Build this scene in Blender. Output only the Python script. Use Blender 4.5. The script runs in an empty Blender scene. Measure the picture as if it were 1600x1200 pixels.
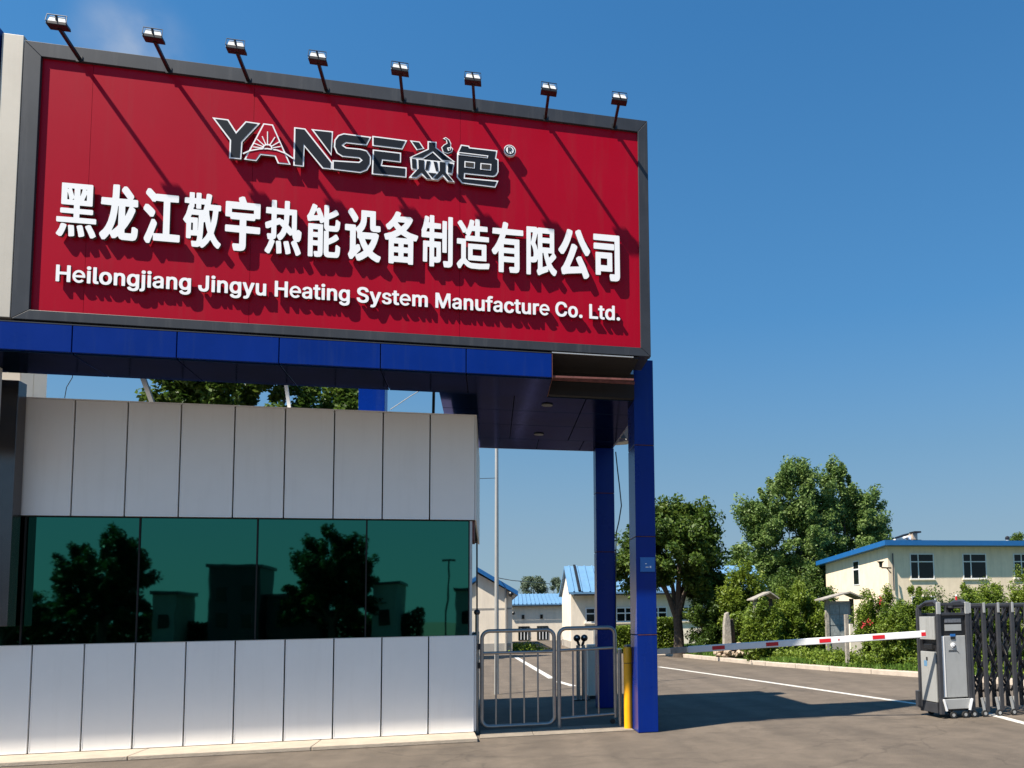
import bpy, bmesh, math, random
import numpy as np
from mathutils import Vector, Matrix, noise
random.seed(7); np.random.seed(7)
R = math.radians
sc = bpy.context.scene
COL = sc.collection

# ------------------------------------------------------------------ camera
CAM_H = 1.5
FPX, PPX, PPY = 1233.38, 1058.1, 865.03         # focal length and principal point in photo pixels
RX = (0.972923, -0.230441, -0.0178083)           # camera right  in (X,Y,Z)
RD = (0.000931443, 0.0809578, -0.9967171)        # camera down
RF = (0.231126, 0.969713, 0.0789804)             # camera forward
cam_d = bpy.data.cameras.new("camera"); cam = bpy.data.objects.new("camera", cam_d); COL.objects.link(cam)
cam_d.sensor_width = 36; cam_d.lens = FPX/1600*36
cam_d.shift_x = -(PPX-800)/1600; cam_d.shift_y = (PPY-600)/1600
cam_d.clip_start = 0.05; cam_d.clip_end = 3000
m = Matrix.Identity(4)
for i in range(3):
    m[i][0] = RX[i]; m[i][1] = -RD[i]; m[i][2] = -RF[i]
m[2][3] = CAM_H
cam.matrix_world = m
sc.camera = cam
CLOUD = (Vector(RX)*(212-PPX) + Vector(RD)*(74-PPY) + Vector(RF)*FPX).normalized()[:]
# ------------------------------------------------------------------ light
SUN = Vector((0.67, 0.31, -1.0)).normalized()     # travel direction
w = bpy.data.worlds.new("World"); sc.world = w; w.use_nodes = True
nt = w.node_tree; nt.nodes.clear()
sky = nt.nodes.new("ShaderNodeTexSky"); sky.sky_type = 'NISHITA'; sky.sun_disc = False
sky.sun_elevation = math.asin(-SUN.z); sky.sun_rotation = math.atan2(-SUN.x, -SUN.y)
sky.air_density = 1.0; sky.dust_density = .35; sky.ozone_density = 1.6; sky.altitude = 0
bg = nt.nodes.new("ShaderNodeBackground"); bg.inputs[1].default_value = 0.086
out = nt.nodes.new("ShaderNodeOutputWorld")
tint = nt.nodes.new("ShaderNodeMix"); tint.data_type = 'RGBA'; tint.blend_type = 'MULTIPLY'; tint.inputs[0].default_value = 1
tint.inputs[7].default_value = (.27, .76, 1.04, 1)
# summer haze thickening evenly towards the horizon all round
tcw = nt.nodes.new("ShaderNodeTexCoord"); sep = nt.nodes.new("ShaderNodeSeparateXYZ"); nt.links.new(tcw.outputs["Generated"], sep.inputs[0])
def wramp(stops):
    r = nt.nodes.new("ShaderNodeValToRGB"); el = r.color_ramp.elements
    el[0].position, el[0].color = stops[0][0], (*stops[0][1], 1); el[1].position, el[1].color = stops[-1][0], (*stops[-1][1], 1)
    for p_, c_ in stops[1:-1]:
        e_ = el.new(p_); e_.color = (*c_, 1)
    nt.links.new(sep.outputs[2], r.inputs[0]); return r
hz = wramp([(0,(.19,.25,.30)),(.1,(.16,.22,.28)),(.2,(.12,.19,.255)),(.36,(.07,.15,.24)),(1,(.05,.13,.22))])
hf = wramp([(0,(.95,)*3),(.1,(.88,)*3),(.2,(.74,)*3),(.36,(.42,)*3),(.62,(.12,)*3),(1,(0,)*3)])
hs_ = nt.nodes.new("ShaderNodeMix"); hs_.data_type = 'RGBA'; hs_.blend_type = 'MULTIPLY'; hs_.inputs[0].default_value = 1; hs_.inputs[7].default_value = (10,10,10,1)
nt.links.new(hz.outputs[0], hs_.inputs[6])
hm = nt.nodes.new("ShaderNodeMix"); hm.data_type = 'RGBA'; nt.links.new(hf.outputs[0], hm.inputs[0])
nt.links.new(sky.outputs[0], tint.inputs[6]); nt.links.new(tint.outputs[2], hm.inputs[6]); nt.links.new(hs_.outputs[2], hm.inputs[7]); # one faint wisp of cloud
cn = nt.nodes.new("ShaderNodeTexNoise"); cn.inputs["Scale"].default_value = 9; cn.inputs["Detail"].default_value = 7
nt.links.new(tcw.outputs["Generated"], cn.inputs["Vector"])
vd = nt.nodes.new("ShaderNodeVectorMath"); vd.operation = 'DISTANCE'; vd.inputs[1].default_value = CLOUD
nt.links.new(tcw.outputs["Generated"], vd.inputs[0])
fa = nt.nodes.new("ShaderNodeMapRange"); fa.inputs[1].default_value = .062; fa.inputs[2].default_value = .0; fa.inputs[3].default_value = 0; fa.inputs[4].default_value = 1; fa.interpolation_type = 'SMOOTHSTEP'
nt.links.new(vd.outputs["Value"], fa.inputs[0])
fb = nt.nodes.new("ShaderNodeMapRange"); fb.inputs[1].default_value = .40; fb.inputs[2].default_value = .68; nt.links.new(cn.outputs[0], fb.inputs[0])
fc = nt.nodes.new("ShaderNodeMath"); fc.operation = 'MULTIPLY'; nt.links.new(fa.outputs[0], fc.inputs[0]); nt.links.new(fb.outputs[0], fc.inputs[1])
cm = nt.nodes.new("ShaderNodeMix"); cm.data_type = 'RGBA'; cm.inputs[7].default_value = (2.9,3.3,4.0,1); nt.links.new(fc.outputs[0], cm.inputs[0]); nt.links.new(hm.outputs[2], cm.inputs[6])
nt.links.new(cm.outputs[2], bg.inputs[0]); nt.links.new(bg.outputs[0], out.inputs[0])
sl = bpy.data.lights.new("sun", 'SUN'); sun = bpy.data.objects.new("sun", sl); COL.objects.link(sun)
sl.energy = 4.9; sl.angle = R(0.8); sl.color = (1.0, 0.92, 0.80)
sun.rotation_euler = SUN.to_track_quat('-Z', 'Y').to_euler(); sun.location = (-20, -10, 30)
sc.view_settings.view_transform = 'Standard'; sc.view_settings.look = 'None'
sc.view_settings.exposure = 1.0; sc.view_settings.gamma = 1; sc.view_settings.use_curve_mapping = False

# ------------------------------------------------------------------ helpers
def ray(u, v):
    a, b, c = u-PPX, v-PPY, FPX
    return Vector([RX[i]*a + RD[i]*b + RF[i]*c for i in range(3)])
def PY(u, v, y):
    r = ray(u, v); return Vector((0, 0, CAM_H)) + r*(y/r.y)
def PZ(u, v, z=0.0):
    r = ray(u, v); return Vector((0, 0, CAM_H)) + r*((z-CAM_H)/r.z)
def PXX(u, v, x):
    r = ray(u, v); return Vector((0, 0, CAM_H)) + r*(x/r.x)

def node(nt, t, **k):
    n = nt.nodes.new(t)
    for a, b in k.items(): setattr(n, a, b)
    return n
def mat(name, col, rough=0.5, metal=0.0, var=0.0, vscale=3.0, bump=0.0, bscale=40.0, coat=0.0, spec=0.5, col2=None, dirt=0.0, rvar=0.0):
    m = bpy.data.materials.new(name); m.use_nodes = True; nt = m.node_tree
    b = nt.nodes["Principled BSDF"]
    b.inputs["Base Color"].default_value = (*col, 1); b.inputs["Roughness"].default_value = rough
    b.inputs["Metallic"].default_value = metal; b.inputs["Coat Weight"].default_value = coat
    b.inputs["Specular IOR Level"].default_value = spec
    tc = node(nt, "ShaderNodeTexCoord")
    if var > 0 or col2:
        n = node(nt, "ShaderNodeTexNoise"); n.inputs["Scale"].default_value = vscale; n.inputs["Detail"].default_value = 8
        n.inputs["Roughness"].default_value = 0.65
        nt.links.new(tc.outputs["Object"], n.inputs["Vector"])
        r = node(nt, "ShaderNodeValToRGB"); r.color_ramp.elements[0].position = 0.32; r.color_ramp.elements[1].position = 0.68
        c2 = col2 if col2 else tuple(min(1, c*(1+var)) for c in col)
        c1 = col if col2 else tuple(c*(1-var) for c in col)
        r.color_ramp.elements[0].color = (*c1, 1); r.color_ramp.elements[1].color = (*c2, 1)
        nt.links.new(n.outputs[0], r.inputs[0]); nt.links.new(r.outputs[0], b.inputs["Base Color"])
        if rvar > 0:
            mr = node(nt, "ShaderNodeMapRange"); mr.inputs[3].default_value = rough-rvar; mr.inputs[4].default_value = rough+rvar
            nt.links.new(n.outputs[0], mr.inputs[0]); nt.links.new(mr.outputs[0], b.inputs["Roughness"])
    if bump > 0:
        n2 = node(nt, "ShaderNodeTexNoise"); n2.inputs["Scale"].default_value = bscale; n2.inputs["Detail"].default_value = 6
        nt.links.new(tc.outputs["Object"], n2.inputs["Vector"])
        bp = node(nt, "ShaderNodeBump"); bp.inputs["Strength"].default_value = bump; bp.inputs["Distance"].default_value = 0.02
        nt.links.new(n2.outputs[0], bp.inputs["Height"]); nt.links.new(bp.outputs[0], b.inputs["Normal"])
    return m
def leaf_mat(name, cols, rough=0.5, trans=0.35):
    m = bpy.data.materials.new(name); m.use_nodes = True; nt = m.node_tree
    b = nt.nodes["Principled BSDF"]; b.inputs["Roughness"].default_value = rough
    b.inputs["Specular IOR Level"].default_value = 0.3
    g = node(nt, "ShaderNodeNewGeometry"); r = node(nt, "ShaderNodeValToRGB")
    el = r.color_ramp.elements
    el[0].color = (*cols[0], 1); el[1].color = (*cols[-1], 1)
    for i, c in enumerate(cols[1:-1]):
        e = el.new((i+1)/(len(cols)-1)); e.color = (*c, 1)
    tc = node(nt, "ShaderNodeTexCoord"); n = node(nt, "ShaderNodeTexNoise"); n.inputs["Scale"].default_value = 0.9
    nt.links.new(tc.outputs["Object"], n.inputs["Vector"])
    mx = node(nt, "ShaderNodeMath", operation='ADD'); ml = node(nt, "ShaderNodeMath", operation='MULTIPLY'); ml.inputs[1].default_value = 0.55
    m2 = node(nt, "ShaderNodeMath", operation='MULTIPLY_ADD'); m2.inputs[1].default_value = 1.5; m2.inputs[2].default_value = -0.5
    nt.links.new(g.outputs["Random Per Island"], ml.inputs[0]); nt.links.new(n.outputs[0], m2.inputs[0])
    nt.links.new(ml.outputs[0], mx.inputs[0]); nt.links.new(m2.outputs[0], mx.inputs[1]); nt.links.new(mx.outputs[0], r.inputs[0])
    nt.links.new(r.outputs[0], b.inputs["Base Color"])
    t = node(nt, "ShaderNodeBsdfTranslucent"); nt.links.new(r.outputs[0], t.inputs[0])
    ms = node(nt, "ShaderNodeMixShader"); ms.inputs[0].default_value = trans
    o = nt.nodes["Material Output"]
    nt.links.new(b.outputs[0], ms.inputs[1]); nt.links.new(t.outputs[0], ms.inputs[2]); nt.links.new(ms.outputs[0], o.inputs[0])
    return m

class MB:
    def __init__(s): s.v = []; s.f = []
    def add(s, v, f):
        o = len(s.v); s.v += [tuple(p) for p in v]; s.f += [tuple(i+o for i in q) for q in f]; return s
    def box(s, x0, x1, y0, y1, z0, z1):
        return s.add([(x0,y0,z0),(x1,y0,z0),(x1,y1,z0),(x0,y1,z0),(x0,y0,z1),(x1,y0,z1),(x1,y1,z1),(x0,y1,z1)],
              [(0,3,2,1),(4,5,6,7),(0,1,5,4),(1,2,6,5),(2,3,7,6),(3,0,4,7)])
    def bar(s, a, b, wdt, t=None, up=(0,0,1)):
        a, b = Vector(a), Vector(b); t = t or wdt; d = (b-a).normalized(); u = Vector(up)
        if abs(d.dot(u)) > .98: u = Vector((0,1,0))
        x = d.cross(u).normalized(); y = x.cross(d).normalized()
        vs = [p + x*sx*wdt/2 + y*sy*t/2 for p in (a, b) for sx, sy in ((-1,-1),(1,-1),(1,1),(-1,1))]
        return s.add(vs, [(0,3,2,1),(4,5,6,7),(0,1,5,4),(1,2,6,5),(2,3,7,6),(3,0,4,7)])
    def tube(s, pts, r, n=10, cap=True):
        pts = [Vector(p) for p in pts]; rs = r if isinstance(r, (list, tuple)) else [r]*len(pts)
        vs = []; up = None
        for i, p in enumerate(pts):
            d = ((pts[min(i+1, len(pts)-1)] - pts[max(i-1, 0)])).normalized()
            if up is None:
                up = Vector((0,0,1)) if abs(d.z) < .9 else Vector((0,1,0))
            x = d.cross(up).normalized(); y = x.cross(d).normalized(); up = y
            for k in range(n):
                a = 2*math.pi*k/n; vs.append(p + (x*math.cos(a) + y*math.sin(a))*rs[i])
        fs = [(i*n+k, i*n+(k+1)%n, (i+1)*n+(k+1)%n, (i+1)*n+k) for i in range(len(pts)-1) for k in range(n)]
        if cap: fs += [tuple(range(n-1, -1, -1)), tuple((len(pts)-1)*n+k for k in range(n))]
        return s.add(vs, fs)
    def prism(s, poly, y0, y1):        # poly in (x,z), extruded from y0 (front) to y1 (back)
        n = len(poly)
        a = sum(poly[i][0]*poly[(i+1)%n][1]-poly[(i+1)%n][0]*poly[i][1] for i in range(n))
        if a < 0: poly = poly[::-1]
        vs = [(x, y0, z) for x, z in poly] + [(x, y1, z) for x, z in poly]
        fs = [tuple(range(n)), tuple(range(2*n-1, n-1, -1))] + [((i+1)%n, i, n+i, n+(i+1)%n) for i in range(n)]
        return s.add(vs, fs)
    def slab(s, poly, z0, z1):         # poly in (x,y)
        n = len(poly)
        a = sum(poly[i][0]*poly[(i+1)%n][1]-poly[(i+1)%n][0]*poly[i][1] for i in range(n))
        if a < 0: poly = poly[::-1]
        vs = [(p[0], p[1], z0) for p in poly] + [(p[0], p[1], z1) for p in poly]
        fs = [tuple(range(n-1, -1, -1)), tuple(range(n, 2*n))] + [(i, (i+1)%n, n+(i+1)%n, n+i) for i in range(n)]
        return s.add(vs, fs)
    def sphere(s, c, r, n=12, k=7, sz=1.0):
        pts = [(c[0], c[1], c[2]+r*math.cos(math.pi*i/k)*sz) for i in range(k+1)]
        rs = [max(r*math.sin(math.pi*i/k), 1e-4) for i in range(k+1)]
        vs = []
        for p, q in zip(pts, rs):
            for j in range(n):
                a = 2*math.pi*j/n; vs.append((p[0]+q*math.cos(a), p[1]+q*math.sin(a), p[2]))
        fs = [(i*n+j, (i+1)*n+j, (i+1)*n+(j+1)%n, i*n+(j+1)%n) for i in range(k) for j in range(n)]
        return s.add(vs, fs)
    def build(s, name, m, parent=None, bevel=0, smooth=False, kind=None):
        me = bpy.data.meshes.new(name); me.from_pydata(s.v, [], s.f)
        if bevel:
            bm = bmesh.new(); bm.from_mesh(me)
            bmesh.ops.bevel(bm, geom=bm.edges[:], offset=bevel, segments=2, affect='EDGES', profile=.5, clamp_overlap=True)
            bm.to_mesh(me); bm.free()
        me.materials.append(m)
        if smooth:
            for p in me.polygons: p.use_smooth = True
            try: me.set_sharp_from_angle(angle=R(40))
            except Exception: pass
        o = bpy.data.objects.new(name, me); COL.objects.link(o)
        if parent:
            o.parent = parent; o.matrix_parent_inverse = Matrix.Identity(4)
            L = Vector((0,0,0)); p = parent
            while p: L += p.location; p = p.parent
            me.transform(Matrix.Translation(-L))
        if kind: o["kind"] = kind
        return o
def tag(o, label, cat=None, group=None, kind=None):
    if label: o["label"] = label
    if cat: o["category"] = cat
    if group: o["group"] = group
    if kind: o["kind"] = kind
    return o
def thing(name, label, cat, loc=(0,0,0), group=None):
    o = bpy.data.objects.new(name, None); o.empty_display_size = .1; COL.objects.link(o); o.location = loc
    return tag(o, label, cat, group)
def copy_tree(o, parent=None):
    c = o.copy(); COL.objects.link(c); c.parent = parent
    for ch in list(o.children): copy_tree(ch, c)
    return c
def kind(name, mb, m): return mb.build(name, m, kind='structure')

# ------------------------------------------------------------------ materials
M = {}
M['asphalt'] = mat('asphalt', (.128,.100,.074), .9, var=.14, vscale=.9, bump=.5, bscale=90)
nt_ = M['asphalt'].node_tree                       # fine aggregate speckle, seams of old tar
_b = nt_.nodes["Principled BSDF"]; _l = _b.inputs["Base Color"].links[0].from_socket
_n = node(nt_, "ShaderNodeTexNoise"); _n.inputs["Scale"].default_value = 120; _n.inputs["Detail"].default_value = 3
_tc = node(nt_, "ShaderNodeTexCoord"); nt_.links.new(_tc.outputs["Object"], _n.inputs["Vector"])
_mr = node(nt_, "ShaderNodeMapRange"); _mr.inputs[1].default_value = .3; _mr.inputs[2].default_value = .7; _mr.inputs[3].default_value = .6; _mr.inputs[4].default_value = 1.35
nt_.links.new(_n.outputs[0], _mr.inputs[0])
_mm = node(nt_, "ShaderNodeMix", data_type='RGBA', blend_type='MULTIPLY'); _mm.inputs[0].default_value = 1
nt_.links.new(_l, _mm.inputs[6]); nt_.links.new(_mr.outputs[0], _mm.inputs[7]); nt_.links.new(_mm.outputs[2], _b.inputs["Base Color"])
M['concrete'] = mat('pale_concrete', (.42,.35,.27), .85, var=.12, vscale=6, bump=.25, bscale=60)
M['kerb'] = mat('kerb_concrete', (.45,.38,.31), .9, var=.15, vscale=4, bump=.3, bscale=50)
M['line'] = mat('road_paint', (.62,.60,.55), .7, var=.18, vscale=12, bump=.15)
M['red'] = mat('red_face', (.36,.0012,.016), .34, var=.04, vscale=.8, spec=.14, bump=.12, bscale=.9)
M['framegrey'] = mat('dark_grey_aluminium', (.034,.038,.046), .42, metal=.0, var=.15, vscale=2, spec=.3)
M['black'] = mat('black_paint', (.012,.012,.013), .45)
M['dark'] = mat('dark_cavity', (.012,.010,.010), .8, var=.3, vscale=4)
M['rust'] = mat('rusty_steel', (.16,.05,.04), .7, var=.4, vscale=20)
M['blue'] = mat('blue_cladding', (.0004,.020,.19), .28, var=.10, vscale=1.2, spec=.2, rvar=.05)
M['soffit'] = mat('blue_soffit', (.018,.048,.105), .13, metal=.85, var=.25, vscale=1.3, bump=.10, bscale=2.5)
M['soffit'].node_tree.nodes['Principled BSDF'].inputs['Specular Tint'].default_value = (.10,.22,.36,1)
M['silver'] = mat('silver_cladding', (.90,.87,.82), .40, var=.02, vscale=1.7, rvar=.08)
M['edge'] = mat('panel_edge_highlight', (.95,.94,.92), .3)  # brighter tone that paints the highlight on the panel edges
M['beige'] = mat('champagne_cladding', (.50,.46,.39), .5, metal=.1, var=.06, vscale=2)
M['fin'] = mat('dark_metal_fin', (.12,.11,.11), .25, metal=.8, var=.1)
M['joint'] = mat('black_joint', (.01,.01,.01), .8)
M['white'] = mat('white_acrylic', (.90,.90,.90), .35, var=.01)
M['letterside'] = mat('letter_side_grey', (.10,.10,.10), .5)
M['navy'] = mat('logo_charcoal', (.010,.014,.022), .45, spec=.12)
M['lens'] = mat('lamp_glass', (.75,.75,.72), .15, spec=.8)
M['steel'] = mat('brushed_steel', (.36,.34,.32), .35, metal=.75, var=.12, vscale=9)
M['yellow'] = mat('yellow_paint', (.92,.42,.004), .4, var=.06, vscale=5)
M['wall'] = mat('cream_render', (.80,.65,.49), .9, var=.07, vscale=1.2, bump=.12, bscale=30)
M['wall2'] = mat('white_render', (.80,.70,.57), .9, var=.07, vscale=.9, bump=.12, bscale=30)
M['band'] = mat('grey_plinth_render', (.33,.31,.28), .9, var=.1, vscale=3)
M['roofblue'] = mat('blue_sheet_roof', (.12,.25,.40), .5, var=.08, vscale=2)
M['rooftrim'] = mat('blue_trim', (.012,.11,.32), .4, var=.08)
M['wframe'] = mat('white_window_frame', (.72,.72,.72), .4)
M['darkglass'] = mat('dark_window_glass', (.008,.012,.013), .08, spec=.3, var=.3, vscale=3)
M['bark'] = mat('bark', (.07,.052,.038), .9, var=.4, vscale=14, bump=.6, bscale=25)
M['gateblack'] = mat('gate_dark_metal', (.062,.064,.072), .38, metal=.4, var=.15, vscale=6)
M['gatesilver'] = mat('gate_silver', (.50,.50,.48), .40, metal=.4, var=.05, vscale=4)
M['lattice'] = mat('lattice_black', (.03,.03,.034), .35, metal=.4)
M['armwhite'] = mat('barrier_white', (.74,.74,.74), .4, var=.04)
M['armred'] = mat('barrier_red', (.55,.01,.02), .4)
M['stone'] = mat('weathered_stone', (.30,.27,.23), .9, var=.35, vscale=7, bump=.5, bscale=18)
M['stone2'] = mat('worn_concrete', (.24,.20,.155), .9, var=.2, vscale=4, bump=.3, bscale=60)
M['rock'] = mat('pale_rock', (.42,.33,.24), .9, var=.3, vscale=9, bump=.6, bscale=20)
M['rubber'] = mat('rubber', (.02,.02,.02), .8)
M['grassbase'] = mat('soil_and_turf', (.045,.075,.018), .95, var=.3, vscale=5, bump=.6, bscale=25)
M['bluesign'] = mat('pale_blue_plate', (.02,.14,.42), .35)
M['display'] = mat('display_grey', (.13,.14,.16), .3, var=.4, vscale=40)
M['paper'] = mat('board_papers', (.30,.32,.31), .6, var=.35, vscale=16)
M['grass'] = leaf_mat('grass_blades', [(.06,.13,.015),(.10,.19,.025),(.15,.23,.04)], .6)
M['leafA'] = leaf_mat('leaf_dark', [(.025,.055,.010),(.055,.105,.016),(.10,.16,.026),(.16,.21,.04)])
M['leafB'] = leaf_mat('leaf_fresh', [(.055,.105,.025),(.11,.185,.045),(.17,.25,.065),(.24,.32,.11)])
M['leafC'] = leaf_mat('leaf_shrub', [(.055,.10,.012),(.12,.185,.02),(.19,.26,.03),(.27,.33,.05)])
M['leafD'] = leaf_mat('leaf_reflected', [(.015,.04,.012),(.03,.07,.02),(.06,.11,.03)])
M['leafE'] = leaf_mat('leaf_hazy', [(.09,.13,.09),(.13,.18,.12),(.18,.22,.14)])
def wear(m, col, amt, sx=5.0, sz=.35, thr=.52):
    # faint vertical run-off streaks and dust
    nt = m.node_tree; b = nt.nodes['Principled BSDF']; tc = node(nt, "ShaderNodeTexCoord"); mp = node(nt, "ShaderNodeMapping")
    mp.inputs['Scale'].default_value = (sx, sx, sz); n = node(nt, "ShaderNodeTexNoise"); n.inputs['Scale'].default_value = 1.8; n.inputs['Detail'].default_value = 9; n.inputs['Roughness'].default_value = .7
    nt.links.new(tc.outputs['Object'], mp.inputs[0]); nt.links.new(mp.outputs[0], n.inputs['Vector'])
    r = node(nt, "ShaderNodeMapRange"); r.inputs[1].default_value = thr; r.inputs[2].default_value = .78; r.inputs[3].default_value = 0; r.inputs[4].default_value = amt; nt.links.new(n.outputs[0], r.inputs[0])
    mx = node(nt, "ShaderNodeMix", data_type='RGBA'); mx.inputs[7].default_value = (*col, 1); nt.links.new(r.outputs[0], mx.inputs[0])
    src = b.inputs['Base Color']
    if src.links: nt.links.new(src.links[0].from_socket, mx.inputs[6])
    else: mx.inputs[6].default_value = src.default_value
    nt.links.new(mx.outputs[2], src)
wear(M['blue'], (.04,.07,.14), .22); wear(M['red'], (.22,.05,.05), .22, 3, .2); wear(M['silver'], (.60,.56,.50), .16, 6, .4); wear(M['framegrey'], (.12,.12,.12), .35)
wear(M['wall'], (.45,.38,.28), .45, 1.6, .2, .46); wear(M['wall2'], (.48,.43,.35), .5, 1.6, .2, .46); wear(M['roofblue'], (.20,.24,.28), .4, 2, 1); wear(M['beige'], (.36,.32,.26), .3)
wear(M['gatesilver'], (.18,.17,.15), .4, 9, 1.5); wear(M['armwhite'], (.45,.43,.38), .5, 6, 6); wear(M['yellow'], (.6,.32,.03), .2, 12, 2); wear(M['line'], (.16,.13,.10), .9, 7, 7, .46)
# asphalt: worn wheel tracks, old stains and hairline cracks
nt_ = M['asphalt'].node_tree; _b = nt_.nodes['Principled BSDF']; _src = _b.inputs['Base Color'].links[0].from_socket; _tc = node(nt_, "ShaderNodeTexCoord")
def amul(sock, fac):
    m_ = node(nt_, "ShaderNodeMix", data_type='RGBA', blend_type='MULTIPLY'); m_.inputs[0].default_value = 1; nt_.links.new(sock, m_.inputs[6]); nt_.links.new(fac, m_.inputs[7]); return m_.outputs[2]
_n = node(nt_, "ShaderNodeTexNoise"); _n.inputs['Scale'].default_value = 2.6; _n.inputs['Detail'].default_value = 10; _n.inputs['Roughness'].default_value = .72; _n.inputs['Distortion'].default_value = .6; nt_.links.new(_tc.outputs['Object'], _n.inputs['Vector'])
_r = node(nt_, "ShaderNodeMapRange"); _r.inputs[1].default_value = .35; _r.inputs[2].default_value = .62; _r.inputs[3].default_value = .80; _r.inputs[4].default_value = 1.10; nt_.links.new(_n.outputs[0], _r.inputs[0]); _src = amul(_src, _r.outputs[0])
_mp = node(nt_, "ShaderNodeMapping"); _mp.inputs['Scale'].default_value = (2.2,.14,1); _mp.inputs['Rotation'].default_value = (0,0,.15); nt_.links.new(_tc.outputs['Object'], _mp.inputs[0])
_n = node(nt_, "ShaderNodeTexNoise"); _n.inputs['Scale'].default_value = 1; _n.inputs['Detail'].default_value = 4; nt_.links.new(_mp.outputs[0], _n.inputs['Vector'])
_r = node(nt_, "ShaderNodeMapRange"); _r.inputs[1].default_value = .35; _r.inputs[2].default_value = .65; _r.inputs[3].default_value = .86; _r.inputs[4].default_value = 1.10; nt_.links.new(_n.outputs[0], _r.inputs[0]); _src = amul(_src, _r.outputs[0])
_n2 = node(nt_, "ShaderNodeTexNoise"); _n2.inputs['Scale'].default_value = 1.2; _n2.inputs['Detail'].default_value = 5; nt_.links.new(_tc.outputs['Object'], _n2.inputs['Vector'])
_va = node(nt_, "ShaderNodeMix", data_type='RGBA', blend_type='LINEAR_LIGHT'); _va.inputs[0].default_value = .5; nt_.links.new(_tc.outputs['Object'], _va.inputs[6]); nt_.links.new(_n2.outputs[1], _va.inputs[7])
_v = node(nt_, "ShaderNodeTexVoronoi", feature='DISTANCE_TO_EDGE'); _v.inputs['Scale'].default_value = .33; nt_.links.new(_va.outputs[2], _v.inputs['Vector'])
_r = node(nt_, "ShaderNodeMapRange"); _r.inputs[1].default_value = .0; _r.inputs[2].default_value = .007; _r.inputs[3].default_value = .74; _r.inputs[4].default_value = 1; nt_.links.new(_v.outputs[0], _r.inputs[0]); _src = amul(_src, _r.outputs[0])
nt_.links.new(_src, _b.inputs['Base Color'])
M['flower'] = leaf_mat('red_flowers', [(.45,.02,.03),(.6,.05,.06)])
# tinted mirror glass of the guard booth
g = bpy.data.materials.new('green_mirror_glass'); g.use_nodes = True; nt_ = g.node_tree; b = nt_.nodes["Principled BSDF"]
b.inputs["Base Color"].default_value = (.036,.178,.125,1); b.inputs["Metallic"].default_value = 1; b.inputs["Roughness"].default_value = .02
tc = node(nt_, "ShaderNodeTexCoord"); n = node(nt_, "ShaderNodeTexNoise"); n.inputs["Scale"].default_value = 1.6; n.inputs["Detail"].default_value = 2
nt_.links.new(tc.outputs["Object"], n.inputs["Vector"]); bp = node(nt_, "ShaderNodeBump"); bp.inputs["Strength"].default_value = .03; bp.inputs["Distance"].default_value = .03
nt_.links.new(n.outputs[0], bp.inputs["Height"]); nt_.links.new(bp.outputs[0], b.inputs["Normal"]); M['glass'] = g

# ------------------------------------------------------------------ ground
kind('ground', MB().slab([(-900,-900),(900,-900),(900,1500),(-900,1500)], -.5, 0), M['asphalt'])
kerb_px = [(1030,1023),(1045,1024),(1060,1026),(1100,1030),(1200,1040),(1300,1048),(1440,1058),(1600,1071)]
kerb = [PZ(u, v) for u, v in kerb_px]
kerb.append(kerb[-1] + (kerb[-1]-kerb[-2])*1.2)
kb = MB()
bed = [(p.x, p.y) for p in kerb] + [(60, 8), (60, 90), (-2+7, 90), (kerb[0].x, 46)]
kind('planting_bed', MB().slab(bed, -.1, .09), M['grassbase'])
kroot = thing('kerb', 'pale concrete kerb edging the planting bed along the road', 'kerb', tuple(kerb[4]))
for a, b_ in zip(kerb[:-1], kerb[1:]):
    L = (b_-a).length; n = max(1, min(9, int(L/1.0)))
    for i in range(n):
        p = a.lerp(b_, i/n); q = a.lerp(b_, (i+1)/n); d = (q-p).normalized()
        MB().bar(p + d*.008 + Vector((0,0,.05+random.uniform(-.006,.006))), q - d*.008 + Vector((0,0,.05)), .20, .14).build('kerb_stone', M['kerb'], kroot, bevel=.015)
# road lines, 4 mm proud of the asphalt
def strip(pts, wd, name):
    mb = MB()
    for p, q in zip(pts[:-1], pts[1:]):
        d = (q-p); d.z = 0; d.normalize(); s_ = Vector((-d.y, d.x, 0))*wd/2
        mb.slab([(p+s_).to_2d(), (p-s_).to_2d(), (q-s_).to_2d(), (q+s_).to_2d()], .0, .004)
    return kind(name, mb, M['line'])
strip([PZ(1030,1042), PZ(1200,1066), PZ(1330,1085), PZ(1440,1101)], .12, 'road_marking')
strip([PZ(1536,1113), PZ(1560,1119.5), PZ(1600,1130), PZ(1700,1156)], .12, 'road_marking')
strip([PZ(806,1027), PZ(862,1060)], .16, 'road_marking'); strip([PZ(872,1065), PZ(896,1072)], .14, 'road_marking')

# ------------------------------------------------------------------ billboard
YS = 9.40; SX0, SX1, SZ0, SZ1 = -4.87, 1.95, 4.725, 7.80
IX0, IX1, IZ0, IZ1 = -4.71, 1.825, 4.83, 7.64; YF = YS+.035
bb = thing('billboard', 'red company billboard in a dark grey frame with white raised lettering above the blue beam', 'billboard', (-1.46, 9.7, SZ0))
MB().box(SX0+.01, SX1-.01, YS+.10, YS+.60, SZ0+.01, SZ1-.01).build('cabinet', M['framegrey'], bb)
xs = [IX0, -4.23, -2.62, -.35, IX1]
for a, b_ in zip(xs[:-1], xs[1:]):
    MB().box(a-.02 if a == IX0 else a+.0015, b_+.02 if b_ == IX1 else b_-.0015, YF, YF+.05, IZ0-.02, IZ1+.02).build('face_panel', M['red'], bb)
def frame_piece(poly): MB().prism(poly, YS, YS+.0995).build('frame_rail', M['framegrey'], bb, bevel=.004)
e = .0015
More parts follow.
